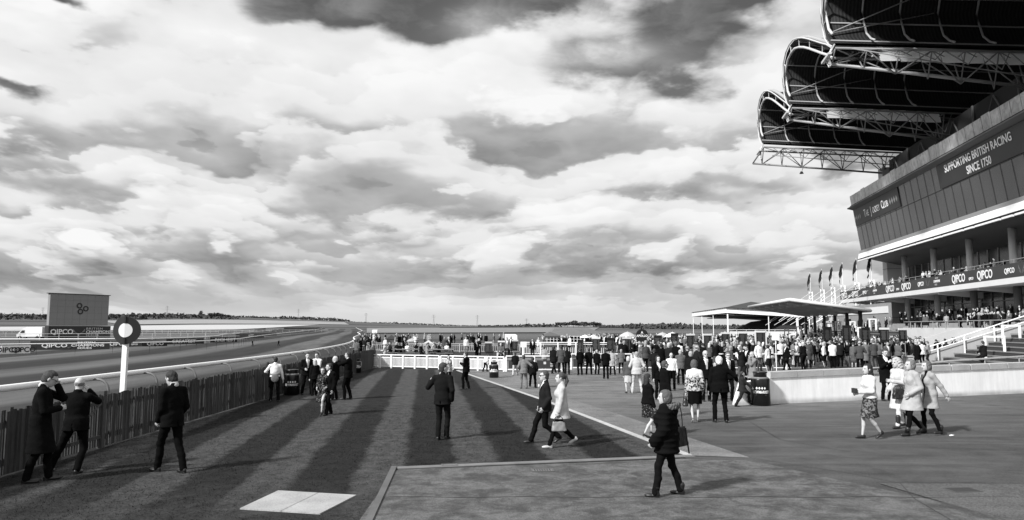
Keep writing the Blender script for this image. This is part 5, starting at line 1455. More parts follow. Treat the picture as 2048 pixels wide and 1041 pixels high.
# flat canopy
cn=g_obj('canopy_roof','white edged flat canopy on dark posts between the distant stand and the grandstand','canopy')
def cz(w): return 5.33-(w-16.5)*.15
b=MB(); c0=[(16.2,78),(16.2,105),(24.0,105),(24.0,78)]
b.add([(w,s,cz(w)) for w,s in c0]+[(w,s,cz(w)+.12) for w,s in c0],[(3,2,1,0),(4,5,6,7)]); b.build('roof_sheet',mat(.70,.7,.1,.5,name='canopy_underside'),cn)
for (a,c) in ((0,1),(1,2),(2,3),(3,0)):
    p,q=c0[a],c0[c]; b=MB(); b.tube([(p[0],p[1],cz(p[0])+.05),(q[0],q[1],cz(q[0])+.05)],.18,8); b.build('edge_beam',OFFW,cn,True)
b=MB()
for k in range(6): b.box((20.1,80.5+k*4.3,cz(20.1)-.2),(7.4,.16,.3),M=Matrix.Rotation(math.atan(.15),3,'Y'))
for k in range(3): b.box((18+k*2.4,91.5,cz(18+k*2.4)-.15),(.14,26.5,.22))
b.build('underside_beams',mat(.6,.6,name='beam_grey'),cn)
for k in range(6): MB().box((23.6,80+k*4.8,2.1),(.30,.30,4.3)).build('post',mat(.03,.6,name='post_dark'),cn)
b=MB(); b.lathe([(.03,0),(.10,.02),(.14,-.18)][::-1],8,(17,84,5.4)); b.lathe([(.03,0),(.10,.02),(.14,-.18)][::-1],8,(22,86,4.6)); b.build('floodlights',WHITE,cn)
# distant stand with hip roof
ds=g_obj('old_stand','older open stand with dark hipped roof and white posts, left of the flat canopy','stand')
def dz(w): return 6.9-(w-20.2)*.062
c0=[(20.5,164),(18.0,226),(44,226),(44,164)]
hr=[(20.2,163.5),(17.7,226.5),(44.2,226.5),(44.2,163.5)]
b=MB(); b.add([(p[0],p[1],dz(p[0])+.05) for p in hr]+[(28.2,179,8.7),(28.5,214,8.4)],[(0,3,4),(0,4,5,1),(1,5,2),(2,5,4,3)]); b.build('hipped_roof',mat(.035,.8,.3,.3,name='roof_dark'),ds)
b=MB()
for (a,c) in ((0,1),(1,2),(2,3),(3,0)):
    p,q=c0[a],c0[c]; nn=Vector((q[1]-p[1],-(q[0]-p[0]),0)).normalized()*.15
    b.add([(p[0],p[1],dz(p[0])),(q[0],q[1],dz(q[0])),(q[0],q[1],dz(q[0])-1.15),(p[0],p[1],dz(p[0])-1.15),(p[0]+nn.x,p[1]+nn.y,dz(p[0])),(q[0]+nn.x,q[1]+nn.y,dz(q[0])),(q[0]+nn.x,q[1]+nn.y,dz(q[0])-1.15),(p[0]+nn.x,p[1]+nn.y,dz(p[0])-1.15)],[(0,1,2,3),(4,7,6,5),(3,2,6,7)])
b.build('white_fascia',WHITE,ds)
MB().box((33.1,195,5.2),(21.4,61,.15)).build('ceiling',mat(.10,.8,name='ceiling_grey'),ds)
for w,s,t in ((20.8,164.4,.26),(19.9,185,.16),(19.0,205,.16),(18.3,225.5,.16),(29.5,164.4,.16),(35.5,164.4,.40),(38,164.4,.2),(39.6,164.4,.2),(41.2,164.4,.2),(42.8,164.4,.2)):
    MB().box((w,s,2.8),(t,t,5.5)).build('post',WHITE,ds)
b=MB(); b.extr([(28.5,166,1.0),(35,166,4.2),(44,166,5.4),(44,166,0),(28.5,166,0)],(0,58,0)); b.build('seating_tiers',mat(.03,.9,.5,2,name='seating_dark'),ds)
MB().box((43.6,195,3.0),(.2,60,5.5)).build('rear_wall',mat(.02,.8,.5,1,name='rear_dark'),ds)
MB().box((32,163.2,.9),(22,.2,1.5)).build('front_wall',mat(.6,.8,name='stand_wall_white'),ds)
b=MB(); b.tube([(20.5,163,2.0),(43,163,2.0)],.05,6)
for k in range(12): b.tube([(20.5+k*2,163,.4),(20.5+k*2,163,2.0)],.04,4)
b.build('rail',WHITE,ds)
# white ramped side wall and hut between the stands
rw=g_obj('stair_tower','pale concrete stair block with sloping parapet and dark round window beside the old stand','stair block')
b=MB(); b.extr([(26.5,128,.4),(33.2,128,4.2),(33.2,128,5.6),(36.2,128,5.6),(36.2,128,3.6),(29,128,.2)],(0,.4,0)); b.build('sloping_wall',mat(.45,.85,.15,.6,name='stair_concrete'),rw)
b=MB(); b.tube([(26.5,127.9,1.1),(33.2,127.9,4.9)],.06,6); b.build('stair_rail',WHITE,rw)
b=MB(); pts,v=disc(.42,0,-.1,32.3,4.1,16); b.extr([(p[0],127.95,p[2]) for p in pts],(0,-.06,0)); b.build('round_window',DARK,rw)
MB().box((39,129,1.9),(5.5,2,3.8)).build('brick_hut',mat(.13,.9,.3,2,name='dark_brick'),rw)
# flags
for i,(px_,ty,s) in enumerate(((1620,545,170.6),(1643,538,160.5),(1664,530,152.3),(1684.5,525,145.3),(1713,517,136.6),(1741,508,129.1))):
    w=40.0 if i<5 else 40.2; r=g_obj('flag_mast',f'white lattice mast flying a limp dark flag, {ORD[i]} of six from the left','flag mast','flag masts behind the canopy',(w,s,0)); r.rotation_euler.z=0
    MB().tube([(0,0,10.3),(0,0,15.0)],.045,6).build('flagpole',WHITE,r)
    b=MB(); 
    for dx_ in (-.35,.35): b.tube([(dx_,0,0),(dx_,0,10.6)],.09,5)
    for k in range(16): b.tube([(-.35,0,k*.66),(.35,0,(k+1)*.66)],.05,4)
    for st in (-1,): b.tube([(0,0,10.4),(st*11,-4,3.9)],.055,5); b.tube([(0,0,9.2),(st*12,-4,3.0)],.04,5)
    b.build('lattice_mast',WHITE,r,True)
    rn=random.Random(i); b=MB(); m_=8; L=3.9
    for k in range(m_+1):
        t=k/m_; wdt=(.1+.75*math.sin(math.pi*min(t*1.15,1))**.8)*(1 if t<.85 else .6); xx=-.05-t*rn.uniform(.55,.8)
        b.v+=[(xx+.0,.0,14.9-t*L),(xx+(-.4 if t>.3 else -.1)*0+wdt*-.0-wdt*.55+.2*t,.12*math.sin(k*1.7),14.9-t*L-.25),(xx+wdt*.35,.18*math.cos(k*2.1),14.9-t*L+.1)]
    for k in range(m_):
        a=k*3; b.f+= [(a,a+1,a+4,a+3),(a+2,a,a+3,a+5)]
    b.build('flag',mat(.012,.9,name='flag_cloth'),r)
# ================================================================ distance: pavilion, woods, trees, pylons
x,_,z=A(1145,657,130); pv=empty('hip_pavilion',(x,130,0),R(4),'low open sided pavilion with a wide grey hipped roof beyond the betting ring','pavilion')
hw=58/F*130*1.0; ze=A(1095,672,130)[2]; zt_=z
b=MB(); b.add([(-hw,-6,ze),(hw*1.1,-6,ze),(hw*1.1,6,ze),(-hw,6,ze),(-hw*.62,0,zt_),(hw*.55,0,zt_+.05)],[(0,1,5,4),(1,2,5),(2,3,4,5),(3,0,4),(3,2,1,0)]); b.build('hipped_roof',mat(.13,.8,.2,.8,name='slate_grey'),pv)
b=MB()
for k in range(8): b.box((-hw*.95+k*hw*2/7.3,-5.6,ze/2),(.2,.2,ze))
b.build('posts',DARK,pv); MB().box((0,2,ze*.45),(hw*1.6,5,ze*.85)).build('inner_block',mat(.03,.8,name='pavilion_dark'),pv)
b=MB(); b.box((0,-7,1.0),(hw*2.3,.06,.08)); b.box((0,-7,.5),(hw*2.3,.05,.06)); 
for k in range(22): b.box((-hw*1.15+k*hw*2.3/21,-7,.5),(.08,.08,1.0))
b.build('white_railing',WHITE,pv)
FOL=mat(.045,.95,.5,.02,name='foliage'); BARK=mat(.05,.9,name='bark')
def clumps(b,cx,cy,cz,rx,ry,rz_,n,size,rn):
    for _ in range(n):
        while True:
            u=[rn.uniform(-1,1) for _ in range(3)]
            if sum(q*q for q in u)<1: break
        c=Vector((cx+u[0]*rx,cy+u[1]*ry,cz+u[2]*rz_)); k=len(b.v); sz=size*rn.uniform(.5,1.3)
        a=Vector((rn.gauss(0,1),rn.gauss(0,1),rn.gauss(0,1))).normalized(); d_=a.orthogonal().normalized(); e=a.cross(d_)
        for q in range(5): an=q*2*math.pi/5+rn.uniform(-.3,.3); b.v.append(tuple(c+(d_*math.cos(an)+e*math.sin(an))*sz*rn.uniform(.6,1)+a*rn.uniform(-.3,.3)*sz))
        b.f.append((k,k+1,k+2,k+3,k+4))
def wood(pxs,r0,ht,name,label_kind,seed,n_per=14,v=None,thick=30):
    rn=random.Random(seed); b=MB(); px_=pxs[0]
    while px_<pxs[1]:
        r_=r0*rn.uniform(.95,1.08); p=polar(px_,r_); g=hill(*p); hh=ht*(.55+.7*abs(math.sin(px_*.021+seed)*.5+rn.uniform(0,.6)))
        clumps(b,p[0],p[1],g+hh*.45,hh*1.1,thick,hh*.5,n_per,hh*.42,rn); px_+=hh*F/r0*.6
    return tag(b.build(name,v or FOL),kind='stuff')
wood((-60,700),2300,9,'far_wood','',1)
wood((-60,470),1500,9,'hedgerow','',2,10)
wood((700,1000),2600,6,'far_wood','',3,8)
wood((960,1120),1500,6,'far_wood','',4)
wood((1190,1700),1050,5.5,'far_wood','',5,14)
wood((1255,1500),620,3.6,'near_wood','',6,18)
def tree(px_,r_,ht,w,label,seed,grp='lone trees on the skyline'):
    rn=random.Random(seed); p=polar(px_,r_); g=hill(*p); t=empty('tree',(p[0],p[1],g),0,label,'tree',grp)
    b=MB(); b.tube([(0,0,-.5),(0,0,ht*.45),(w*.1,0,ht*.8)],[ht*.035,ht*.025,ht*.01],6)
    for k in range(5): a=rn.uniform(0,6.3); b.tube([(0,0,ht*(.3+.1*k)),(math.cos(a)*w*.35,math.sin(a)*w*.35,ht*(.5+.09*k))],[ht*.014,ht*.005],4)
    b.build('trunk',BARK,t); b=MB()
    for k in range(6): clumps(b,rn.uniform(-.3,.3)*w,rn.uniform(-.3,.3)*w,ht*rn.uniform(.5,.8),w*.3,w*.3,ht*.2,42,w*.09,rn)
    b.build('crown',FOL,t)
PL=['leftmost','second','third','fourth','fifth','sixth','seventh','eighth','ninth','tenth']
for i,(px_,r_,ht,w) in enumerate(((92,1400,11,9),(226,1400,12,11),(232,1380,9,9),(243,1410,11,9),(403,1500,16,10),(425,1500,12,14),(436,1510,13,14),(446,1490,12,12),(459,1520,9,11),(392,1500,9,8))):
    tree(px_,r_,ht,w,f'small dark tree on the far left ridge, {PL[i]} of ten along it',i)
for i,(px_,r_,ht,w) in enumerate(((1122,760,6,13),(1134,760,6,12),(1146,750,8,11),(1157,760,6.5,12),(1168,755,7,14),(1181,765,6.5,13),(1192,770,5.5,11))):
    tree(px_,r_,ht,w,f'leafy tree standing behind the hip roofed pavilion, {PL[i]} of seven in the clump',30+i,'clump of trees behind the pavilion')
for i,(px_,r_) in enumerate(((88,2600),(336,2600),(598,2600),(733,2600),(868,2500),(955,2500),(1053,2700))):
    p=polar(px_,r_); g=hill(*p); t=empty('pylon',(p[0],p[1],g),0,f'thin electricity pylon on the horizon, {PL[i]} of seven from the left','pylon','pylons along the horizon')
    b=MB(); H_=(34,40,40,36,38,40,30)[i]
    for sx in (-1,1): b.tube([(sx*3,0,0),(sx*.6,0,H_*.75),(0,0,H_)],.35,3)
    for k in range(6): b.tube([(-3+k*.4,0,H_*.1*k),(3-k*.45-.3,0,H_*.1*(k+1))],.22,3)
    for zz,ww in ((.72,6),(.84,7),(.94,5)): b.tube([(-ww,0,H_*zz),(ww,0,H_*zz)],.28,3)
    b.build('lattice',mat(.12,.8,name='pylon_grey'),t)
# ================================================================ the people nearest the camera
P=person
SUIT=dict(vopen=1,vent=1,top=.012,bot=.010,res=.014)
def mk(d,**k): q=dict(d); q.update(k); return q
P('man in a long dark overcoat looking down at a phone, far left by the fence',[(52,968),(96,962)],747,62,.97,**mk(SUIT,vopen=0,topname='overcoat',tophem=.46,flare=.035,hands=[(-.04,.19,1.50),(.04,.25,1.14)],poles=[(-.5,.5,-1),(1,-.8,-1)],headpitch=.45,glasses=1,curl=[1.0,.9],lean=.04))
r,q=P('bald man in a dark suit seen from behind, hands raised to his face',[(100,946),(153,949)],750,-8,1.0,**mk(SUIT,hair='rim',hairc=.25,hip=(.15,.05),hands=[(-.10,.19,1.50),(.10,.19,1.50)],poles=[(-1,.15,-1.5),(1,.15,-1.5)],fat=1.08,curl=[1.2,1.2],headpitch=.05,lean=.04))
P('young man in a dark suit with bowed head right of the bald man',[(320,943),(360,948)],742,-62,.985,**mk(SUIT,hands=[(-.16,.16,.90),(.2,.14,.92)],headpitch=.42,headyaw=.1,hairc=.012,curl=[.8,.8]))
P('man in a white shirt with sweater tied round his waist, beside the first litter bin',[(541,804),(556,804)],714,-18,**dict(top=.72,bot=.013,tophem=.97,topname='shirt',flare=0,thick=.014,res=.016,tiedsweater=1,hands=[(-.32,.28,1.12),(.30,.04,.86)],collar=1,hairc=.02))
P('woman in dark clothes half hidden by the man in the white shirt',[(528,799),(537,797)],724,20,**dict(fem=1,top=.03,bottom='skirt',bot=.03,bareleg=1,hair='bob',res=.02))
P('man in an open dark suit and pale tie standing right of the first litter bin',[(604,790),(622,790)],706,150,**mk(SUIT,vent=0,tie=.3,res=.016,hands=[(-.2,.12,.92),(.16,.22,1.08)]))
P('man in a white shirt standing behind the blonde woman in black',[(628,783),(637,781)],705,195,**dict(top=.70,topname='shirt',tophem=.95,flare=0,thick=.014,bot=.013,res=.018,hands=[(-.05,.28,1.15),(.05,.28,1.15)]))
P('blonde woman in black at the fence, between two suited men',[(625,793),(632,792)],719,-35,**dict(fem=1,top=.015,bot=.013,hair='long',hairc=.45,res=.018))
P('man in a dark suit walking beside the woman in a dark flowered dress',[(652,832),(662,829)],727,-150,**mk(SUIT,vent=0,res=.015,hands=[(-.22,.05,.86),(.26,.02,.84)],headyaw=-.5))
P('woman in a dark flowered dress and heels walking beside the suited man on the lawn',[(640,833),(649,829)],735,-172,**dict(fem=1,tpattern='spots',pattern='spots',bottom='skirt',hem=.50,tophem=.92,heels=1,bareleg=1,hair='bob',hairc=.03,res=.015,sleeve=.6,thick=.014,flare=0,hands=[(-.16,.14,1.0),(.15,.2,1.0)],topname='dress_top'))
P('grey haired man in a dark jacket turned towards the fence behind the walking couple',[(665,801),(673,800)],713,-70,**mk(SUIT,res=.018,hairc=.5))
P('man in a dark suit holding up a phone near the far litter bin',[(690,800),(700,800)],704,-82,**mk(SUIT,res=.016,hands=[(-.08,.48,1.42),(.08,.46,1.40)],poles=[(-.3,0,-1),(.3,0,-1)],curl=[1,1]))
P('man in a dark suit seen from behind on the lawn, left hand raised',[(876,881),(893,879)],726,14,**mk(SUIT,top=.022,bot=.02,hands=[(-.40,.26,1.30),(.22,.02,.90)],poles=[(-.6,-.3,-1),(.6,-1,0)],headyaw=-.75,curl=[1.2,.6],hairc=.03))
P('long haired woman in a pale flowered top mostly hidden behind the pointing man',[(893,767),(900,766)],711,165,**dict(fem=1,tpattern='palefloral',tophem=.7,bot=.03,hair='long',hairc=.10,res=.02))
P('slim man in a black suit standing alone at the far edge of the lawn',[(927,779),(937,779)],704,-70,**mk(SUIT,res=.016,vent=0,hands=[(-.08,.25,1.22),(.08,.22,1.16)],curl=[1,1]))
r,q=P('man in dark sunglasses and navy jacket with a white badge striding left across the lawn',[(1062,887),(1117,888)],738,-97,**mk(SUIT,vent=0,top=.035,bot=.014,glasses=1,hands=[(-.2,.06,.90),(.2,.06,.90)],hairc=.05,lift=(0,.05),tie=.2,lean=-.02))
o=worldpt(r,(-.13,.14,1.30)); b=MB(); pts,v=disc(.035,0,-.012,0,0,12); b.extr(pts,v); bd=b.build('badge',WHITE,r,loc=(-.13,.155,1.27))
r,q=P('woman with a ponytail in a pale cardigan and dark trousers walking left with a handbag',[(1099,897),(1147,892)],742,-94,**dict(fem=1,top=.44,topname='cardigan',tophem=.70,flare=.05,thick=.02,bot=.012,hair='pony',hairc=.05,shoe=.5,res=.014,lift=(0,.06),hands=[(-.24,.10,.86),(.2,-.1,.85)],curl=[1.3,.6],cuff=.012,legg=.004))
h=q['_j']['hd'][0]; bagobj(r,(h[0]-.02,h[1],h[2]-.07),.30,.20,.13,'pale handbag with dark trim held low by the woman with a ponytail',.22,.12)
r,q=P('woman in a black quilted parka with fur trimmed hood, walking on the worn pavement',[(1311,996),(1361,990)],780,-66,**dict(fem=1,top=.013,bot=.014,quilt=1,thick=.058,flare=.01,tophem=.72,furhood=1,hair='bob',hairc=.07,boots=1,res=.012,hres=.009,legg=.010,collar=0,hands=[(-.25,.16,.92),(.26,.05,.90)],topname='parka',cufff=.012,headyaw=.15,curl=[.9,.9],shoe=.012))
bagobj(r,(.22,-.13,1.12),.38,.30,.16,'black leather shoulder bag hanging at the side of the woman in the quilted parka',.014,.10,strap=.36,name='shoulder_bag',ang=1.2)
bb_=MB(); bb_.tube([(.24,-.24,1.0),(.2,-.27,.80),(.22,-.29,.62)],.012,5).build('loose_strap',mat(.012,.4,name='leather'),r)
r,q=P('dark haired woman in a black top and flowered skirt beside the parka woman',[(1290,877),(1303,872)],748,72,**dict(fem=1,top=.013,tophem=.93,pattern='spots',bottom='skirt',hem=.55,bareleg=1,heels=1,hair='long',hairc=.015,res=.014,hands=[(-.2,.12,.86),(.22,.08,.86)],topname='cardigan'))
h=q['_j']['hd'][1]; bagobj(r,(h[0],h[1],h[2]-.05),.20,.15,.10,'small round black bag hanging from the hand of the woman in the flowered skirt',.012,.06)
P('man in wraparound sunglasses and dark suit just behind the dark haired woman',[(1326,836),(1336,833)],722,75,**mk(SUIT,vent=0,glasses=1,res=.015,hairc=.06,tie=.15))
r,q=P('short haired woman in a black and white printed jacket and black skirt, back turned',[(1386,846),(1396,845)],720,12,**dict(fem=1,tpattern='whiteblack',topname='printed_jacket',tophem=.88,flare=.03,bottom='skirt',bot=.012,hem=.52,skw=.19,bareleg=1,heels=1,hair='bob',hairc=.08,res=.014,hands=[(-.24,.03,.84),(.22,.06,.88)],headyaw=-.5,shoe=.2))
h=q['_j']['hd'][0]; bagobj(r,(h[0]-.03,h[1],h[2]-.05),.30,.22,.14,'black handbag carried low by the woman in the printed jacket',.013,.12)
P('stout white haired man in a dark suit, one arm stretched towards the boy',[(1430,845),(1453,846)],713,4,**mk(SUIT,fat=1.28,hairc=.75,res=.014,hands=[(-.30,.04,.82),(.50,.22,1.10)],poles=[(-.6,-1,0),(.3,-1,.1)]))
P('boy in a grey suit striding right past the bin with a hand to his mouth',[(1472,814),(1499,811)],738,95,**mk(SUIT,vent=0,top=.05,bot=.04,res=.015,hands=[(-.03,.2,1.50),(.12,.45,.95)],lift=(0,.04)))
P('stout grey haired man in a pale jacket and cream trousers, back to the camera',[(1265,787),(1284,787)],704,2,**dict(top=.45,bot=.48,fat=1.2,hairc=.3,res=.016,shoe=.3,tophem=.80,flare=.02,hands=[(-.27,.16,1.0),(.3,.1,.95)]))
r,q=P('woman in a grey top and cream skirt left of the stout man in pale clothes',[(1253,787),(1262,786)],713,-5,**dict(fem=1,top=.07,bottom='skirt',bot=.45,hem=.5,bareleg=1,hair='bob',hairc=.5,res=.016,fat=1.1,tophem=.85,heels=0))
bagobj(r,(.2,.02,1.02),.26,.26,.12,'dark bag under the arm of the woman in the cream skirt',.014,.12)
r,q=P('black haired woman in a short white jacket and flowered skirt walking left with a clutch',[(1728,878),(1758,878)],728,-96,**dict(fem=1,top=.56,tophem=.95,topname='short_jacket',pattern='floral',bottom='skirt',hem=.50,skw=.185,bareleg=1,hair='long',hairc=.012,res=.014,hands=[(-.10,.30,1.10),(.12,.26,1.06)],curl=[1,1],lift=(0,.05),flare=0,shoe=.012))
h=q['_j']['hd'][0]
b=MB(); b.box((0,0,0),(.16,.05,.11)); cl=b.build('clutch_bag',mat(.03,.4,name='clutch'),None,loc=worldpt(r,(h[0]+.05,h[1]+.10,h[2]+.03)),rz=r.rotation_euler.z); tag(cl,'small dark clutch held to the chest of the woman in the white jacket','bag')
bagobj(r,(.20,-.15,.98),.32,.30,.15,'large black bag swinging behind the woman in the flowered skirt',.012,.22)
r,q=P('curly blonde woman in a white coat and dark boots walking left nearest the ramp wall',[(1796,858),(1806,852)],713,-104,**dict(fem=1,top=.50,tophem=.50,flare=.02,bot=.6,hair='curly',hairc=.40,boots=2,res=.014,hands=[(-.16,.30,1.18),(.2,.12,.95)],topname='white_coat',shoe=.02,legg=.004))
h=q['_j']['hd'][0]; bagobj(r,(h[0]-.04,h[1]-.12,h[2]-.10),.34,.26,.15,'black handbag on the forearm of the curly blonde woman',.016,.08,flapv=.6)
P('woman with bobbed hair in a pale knee length trench coat and black leggings walking left',[(1815,873),(1843,869)],717,-95,**dict(fem=1,top=.36,tophem=.60,flare=.06,bot=.013,hair='bob',hairc=.14,res=.014,hands=[(-.16,.16,.98),(.2,.0,.9)],topname='trench_coat',legg=.003,lift=(0,.05),thick=.028,boots=1))
P('woman in an open pale trench coat and black trousers, last of the walking group',[(1848,866),(1881,871)],722,-92,**dict(fem=1,top=.32,tophem=.62,flare=.05,bot=.012,hair='bob',hairc=.10,res=.014,hands=[(-.22,-.28,.92),(.2,.2,.9)],topname='trench_coat',legg=.003,lift=(0,.03),lean=.05,boots=1,vopen=2,shirt=.015))
P('man in a black coat reading with bowed head against the white ramp wall',[(1766,802),(1779,802)],697,172,**mk(SUIT,vent=0,res=.016,vopen=1,tophem=.6,hands=[(-.07,.26,1.3),(.07,.26,1.28)],headpitch=.3,curl=[1,1]))
P('man in a pale grey suit seen from behind, reaching to his companion in black',[(1042,778),(1053,778)],711,2,**mk(SUIT,top=.17,bot=.15,res=.016,hands=[(-.22,.1,1.0),(.45,.2,1.15)]))
P('man in a black suit just right of the man in the pale grey suit',[(1060,774),(1071,777)],710,12,**mk(SUIT,res=.016,top=.018,hands=[(-.24,.08,.9),(.2,.22,1.0)]))
P('man in sunglasses and pale tie facing us, left of the white haired man',[(1407,803),(1419,803)],702,178,**mk(SUIT,vent=0,tie=.4,glasses=1,res=.016,hairc=.5,hands=[(-.25,.0,.85),(.25,.0,.85)]))
P('man in dark suit and striped tie facing us, right of the white haired man',[(1452,803),(1464,803)],705,176,**mk(SUIT,vent=0,tie=.2,glasses=1,res=.016,hairc=.12))
P('balding man in a white shirt facing the camera above the man in wraparound sunglasses',[(1339,782),(1349,781)],706,190,**dict(top=.72,topname='shirt',tophem=.93,flare=0,thick=.016,bot=.012,res=.016,fat=1.15,hair='rim',hairc=.4,hands=[(-.26,.03,.84),(.26,.03,.84)]))
P('man in a grey jacket, back turned, left of a stout man in a black jacket',[(1357,770),(1367,770)],700,5,**mk(SUIT,top=.10,res=.018,hairc=.4))
P('stout man in a black jacket and tan trousers seen from behind',[(1378,790),(1389,790)],703,20,**mk(SUIT,top=.022,bot=.30,fat=1.2,res=.018,hairc=.35))
P('woman in a black jacket over a white blouse behind the man in wraparound sunglasses',[(1313,800),(1321,799)],712,165,**mk(SUIT,vent=0,fem=1,hair='bob',res=.018,hairc=.02))
P('grey haired person in a tan coat eating, left of the crouched group behind the bin',[(1503,785),(1510,784)],704,-120,**dict(fem=1,top=.2,tophem=.6,bot=.03,hair='bob',hairc=.4,res=.018,hands=[(-.05,.2,1.45),(.1,.25,1.2)]))
P('crouching person in a white shirt behind the white counter',[(966,744),(974,744)],727,60,h=1.05,**dict(top=.72,tophem=.9,bot=.03,res=.02,lean=.4,fat=1.3))
ROW=[('child in a dark top and pale trousers',(1026,752),(1035,751),698,0,dict(top=.02,bot=.45,h=1.25)),
('man in a pale tan jacket with arms folded',(1086,741),(1092,741),693,5,dict(top=.30,bot=.28)),
('tall man in a dark jacket turned sideways',(1104,748),(1111,746),688,30,dict(top=.022,bot=.02)),
('man in a long mid grey coat',(1118,750),(1127,750),691,0,dict(top=.07,tophem=.72,bot=.013)),
('woman in a dark coat with a pale bag at her hip',(1131,750),(1138,750),694,10,dict(top=.02,fem=1,hair='bob',bot=.02)),
('first of three men in black suits at the rail',(1157,751),(1164,751),697,-15,{}),
('second of three men in black suits at the rail',(1173,750),(1183,750),697,10,{}),
('grey haired man in a black suit, third of three at the rail',(1191,750),(1197,750),700,25,dict(hairc=.4)),
('man in black, feet together, walking away from the camera',(1210,758),(1214,759),698,0,dict(top=.012)),
('man in a pale raincoat over dark trousers',(1221,751),(1230,751),700,0,dict(top=.34,tophem=.62,bot=.013)),
('man in a mid grey jacket with hands on his hips',(1239,748),(1247,748),699,0,dict(top=.12,bot=.02,hairc=.3)),
('man in a dark suit leading the row of backs left of the first betting boards',(1306,760),(1313,760),698,8,dict(top=.03,bot=.02)),
]
for lab,f0,f1,tp_,hd_,kw in ROW:
    d=mk(SUIT,res=.02,hands=[(-.14,.2,1.05),(.14,.2,1.05)] if hd_<11 else HANG); d.update(kw); P(lab+', back turned' if 'back' not in lab else lab,[f0,f1],tp_,hd_,**d)
# two stewards far out on the turf
for lab,f0,f1,tp_,hd_ in (('dark figure standing on the race track, left of two',(449*1.122,692.5),(506,692.5),680,60),('dark figure standing on the race track, right of two',(556,692),(558.5,692),680,-80)):
    d=mk(SUIT,res=.03,hres=.02,hand=0); P(lab,[f0,f1],tp_,hd_,**d)
# seated man on the steps
def place_ws(sp,w,s,z,heading,label,cat='person',group=None):
    c,s_=math.cos(-GA),math.sin(-GA); return place_figure(sp,(w*c-s*s_,w*s_+s*c,z),heading,label,cat,group)
place_ws(dict(top=.03,bot=.013,seated=1,feet=[(-.12,.42,0,0),(.12,.42,0,0)],hands=[(-.12,.35,1.05),(.12,.35,1.0)],res=.018,headpitch=.2,shirt=.7,vopen=1),21.0,46.9,.40,-15,'man in a dark jacket sitting on the terrace steps beside the lower hoop barrier')
# ================================================================ the crowd
VAR=[]
base=dict(res=.028,hres=.017,fres=.012,bres=.04)
HF=[(-.10,.26,1.10),(.10,.26,1.08)]
for nm,d in (('man',dict(vopen=1,vent=1)),('man',dict(vopen=1,hands=HF,headpitch=.2)),('man',dict(vopen=1,hands=[(-.22,.05,.92),(.2,.26,1.2)],hair='rim')),
             ('man',dict(topname='shirt',tophem=.94,flare=0,thick=.015,hands=HF)),('woman',dict(fem=1,bottom='skirt',bareleg=1,hem=.5,hair='bob',tophem=.92,flare=0)),('woman',dict(fem=1,hair='long',tophem=.78,hands=HF)),
             ('man',dict(tophem=.55,topname='overcoat',hair='cap')),('woman',dict(fem=1,tophem=.55,bottom='skirt',bareleg=1,hem=.45,hair='hat')),('man',dict(vopen=1,feet=[(-.1,.25,0,0),(.1,-.25,0,0)],hands=[(-.25,-.1,.85),(.25,.15,.88)])),
             ('woman',dict(fem=1,hair='pony',feet=[(-.1,-.22,0,0),(.1,.22,0,0)])),('man',dict(fat=1.22,vopen=1,hands=[(-.1,.28,1.2),(.28,.05,.9)],hair='short')),('man',dict(vopen=1,hands=[(-.1,.22,1.52),(.3,.1,.9)])),
             ('man',dict(seated=1,feet=[(-.12,.42,0,0),(.12,.42,0,0)],hands=[(-.1,.34,1.12),(.1,.34,1.12)])),('woman',dict(fem=1,seated=1,feet=[(-.12,.42,0,0),(.12,.42,0,0)],hands=[(-.1,.3,1.15),(.1,.3,1.1)],hair='bob')),('man',dict(lean=.35,hands=[(-.1,.5,1.0),(.1,.5,1.0)],hair='cap'))):
    sp=dict(base); sp.update(d); sp['h']=1.70 if nm=='man' else 1.62
    VAR.append((nm,sp,figure(sp)))
TOPS=[(.012,'black'),(.012,'black'),(.012,'black'),(.012,'black'),(.02,'near black'),(.02,'near black'),(.035,'charcoal'),(.06,'dark grey'),(.10,'grey'),(.16,'mid grey'),(.28,'pale grey'),(.45,'cream'),(.70,'white'),(.70,'white')]
BOTS=[(.012,'black'),(.015,'black'),(.03,'charcoal'),(.08,'grey'),(.25,'beige'),(.45,'cream')]
HAIRS=[(.012,'dark'),(.012,'dark'),(.03,'brown'),(.03,'brown'),(.10,'fair'),(.25,'grey'),(.25,'grey'),(.5,'white')]
rc=random.Random(11); CROWD=[]
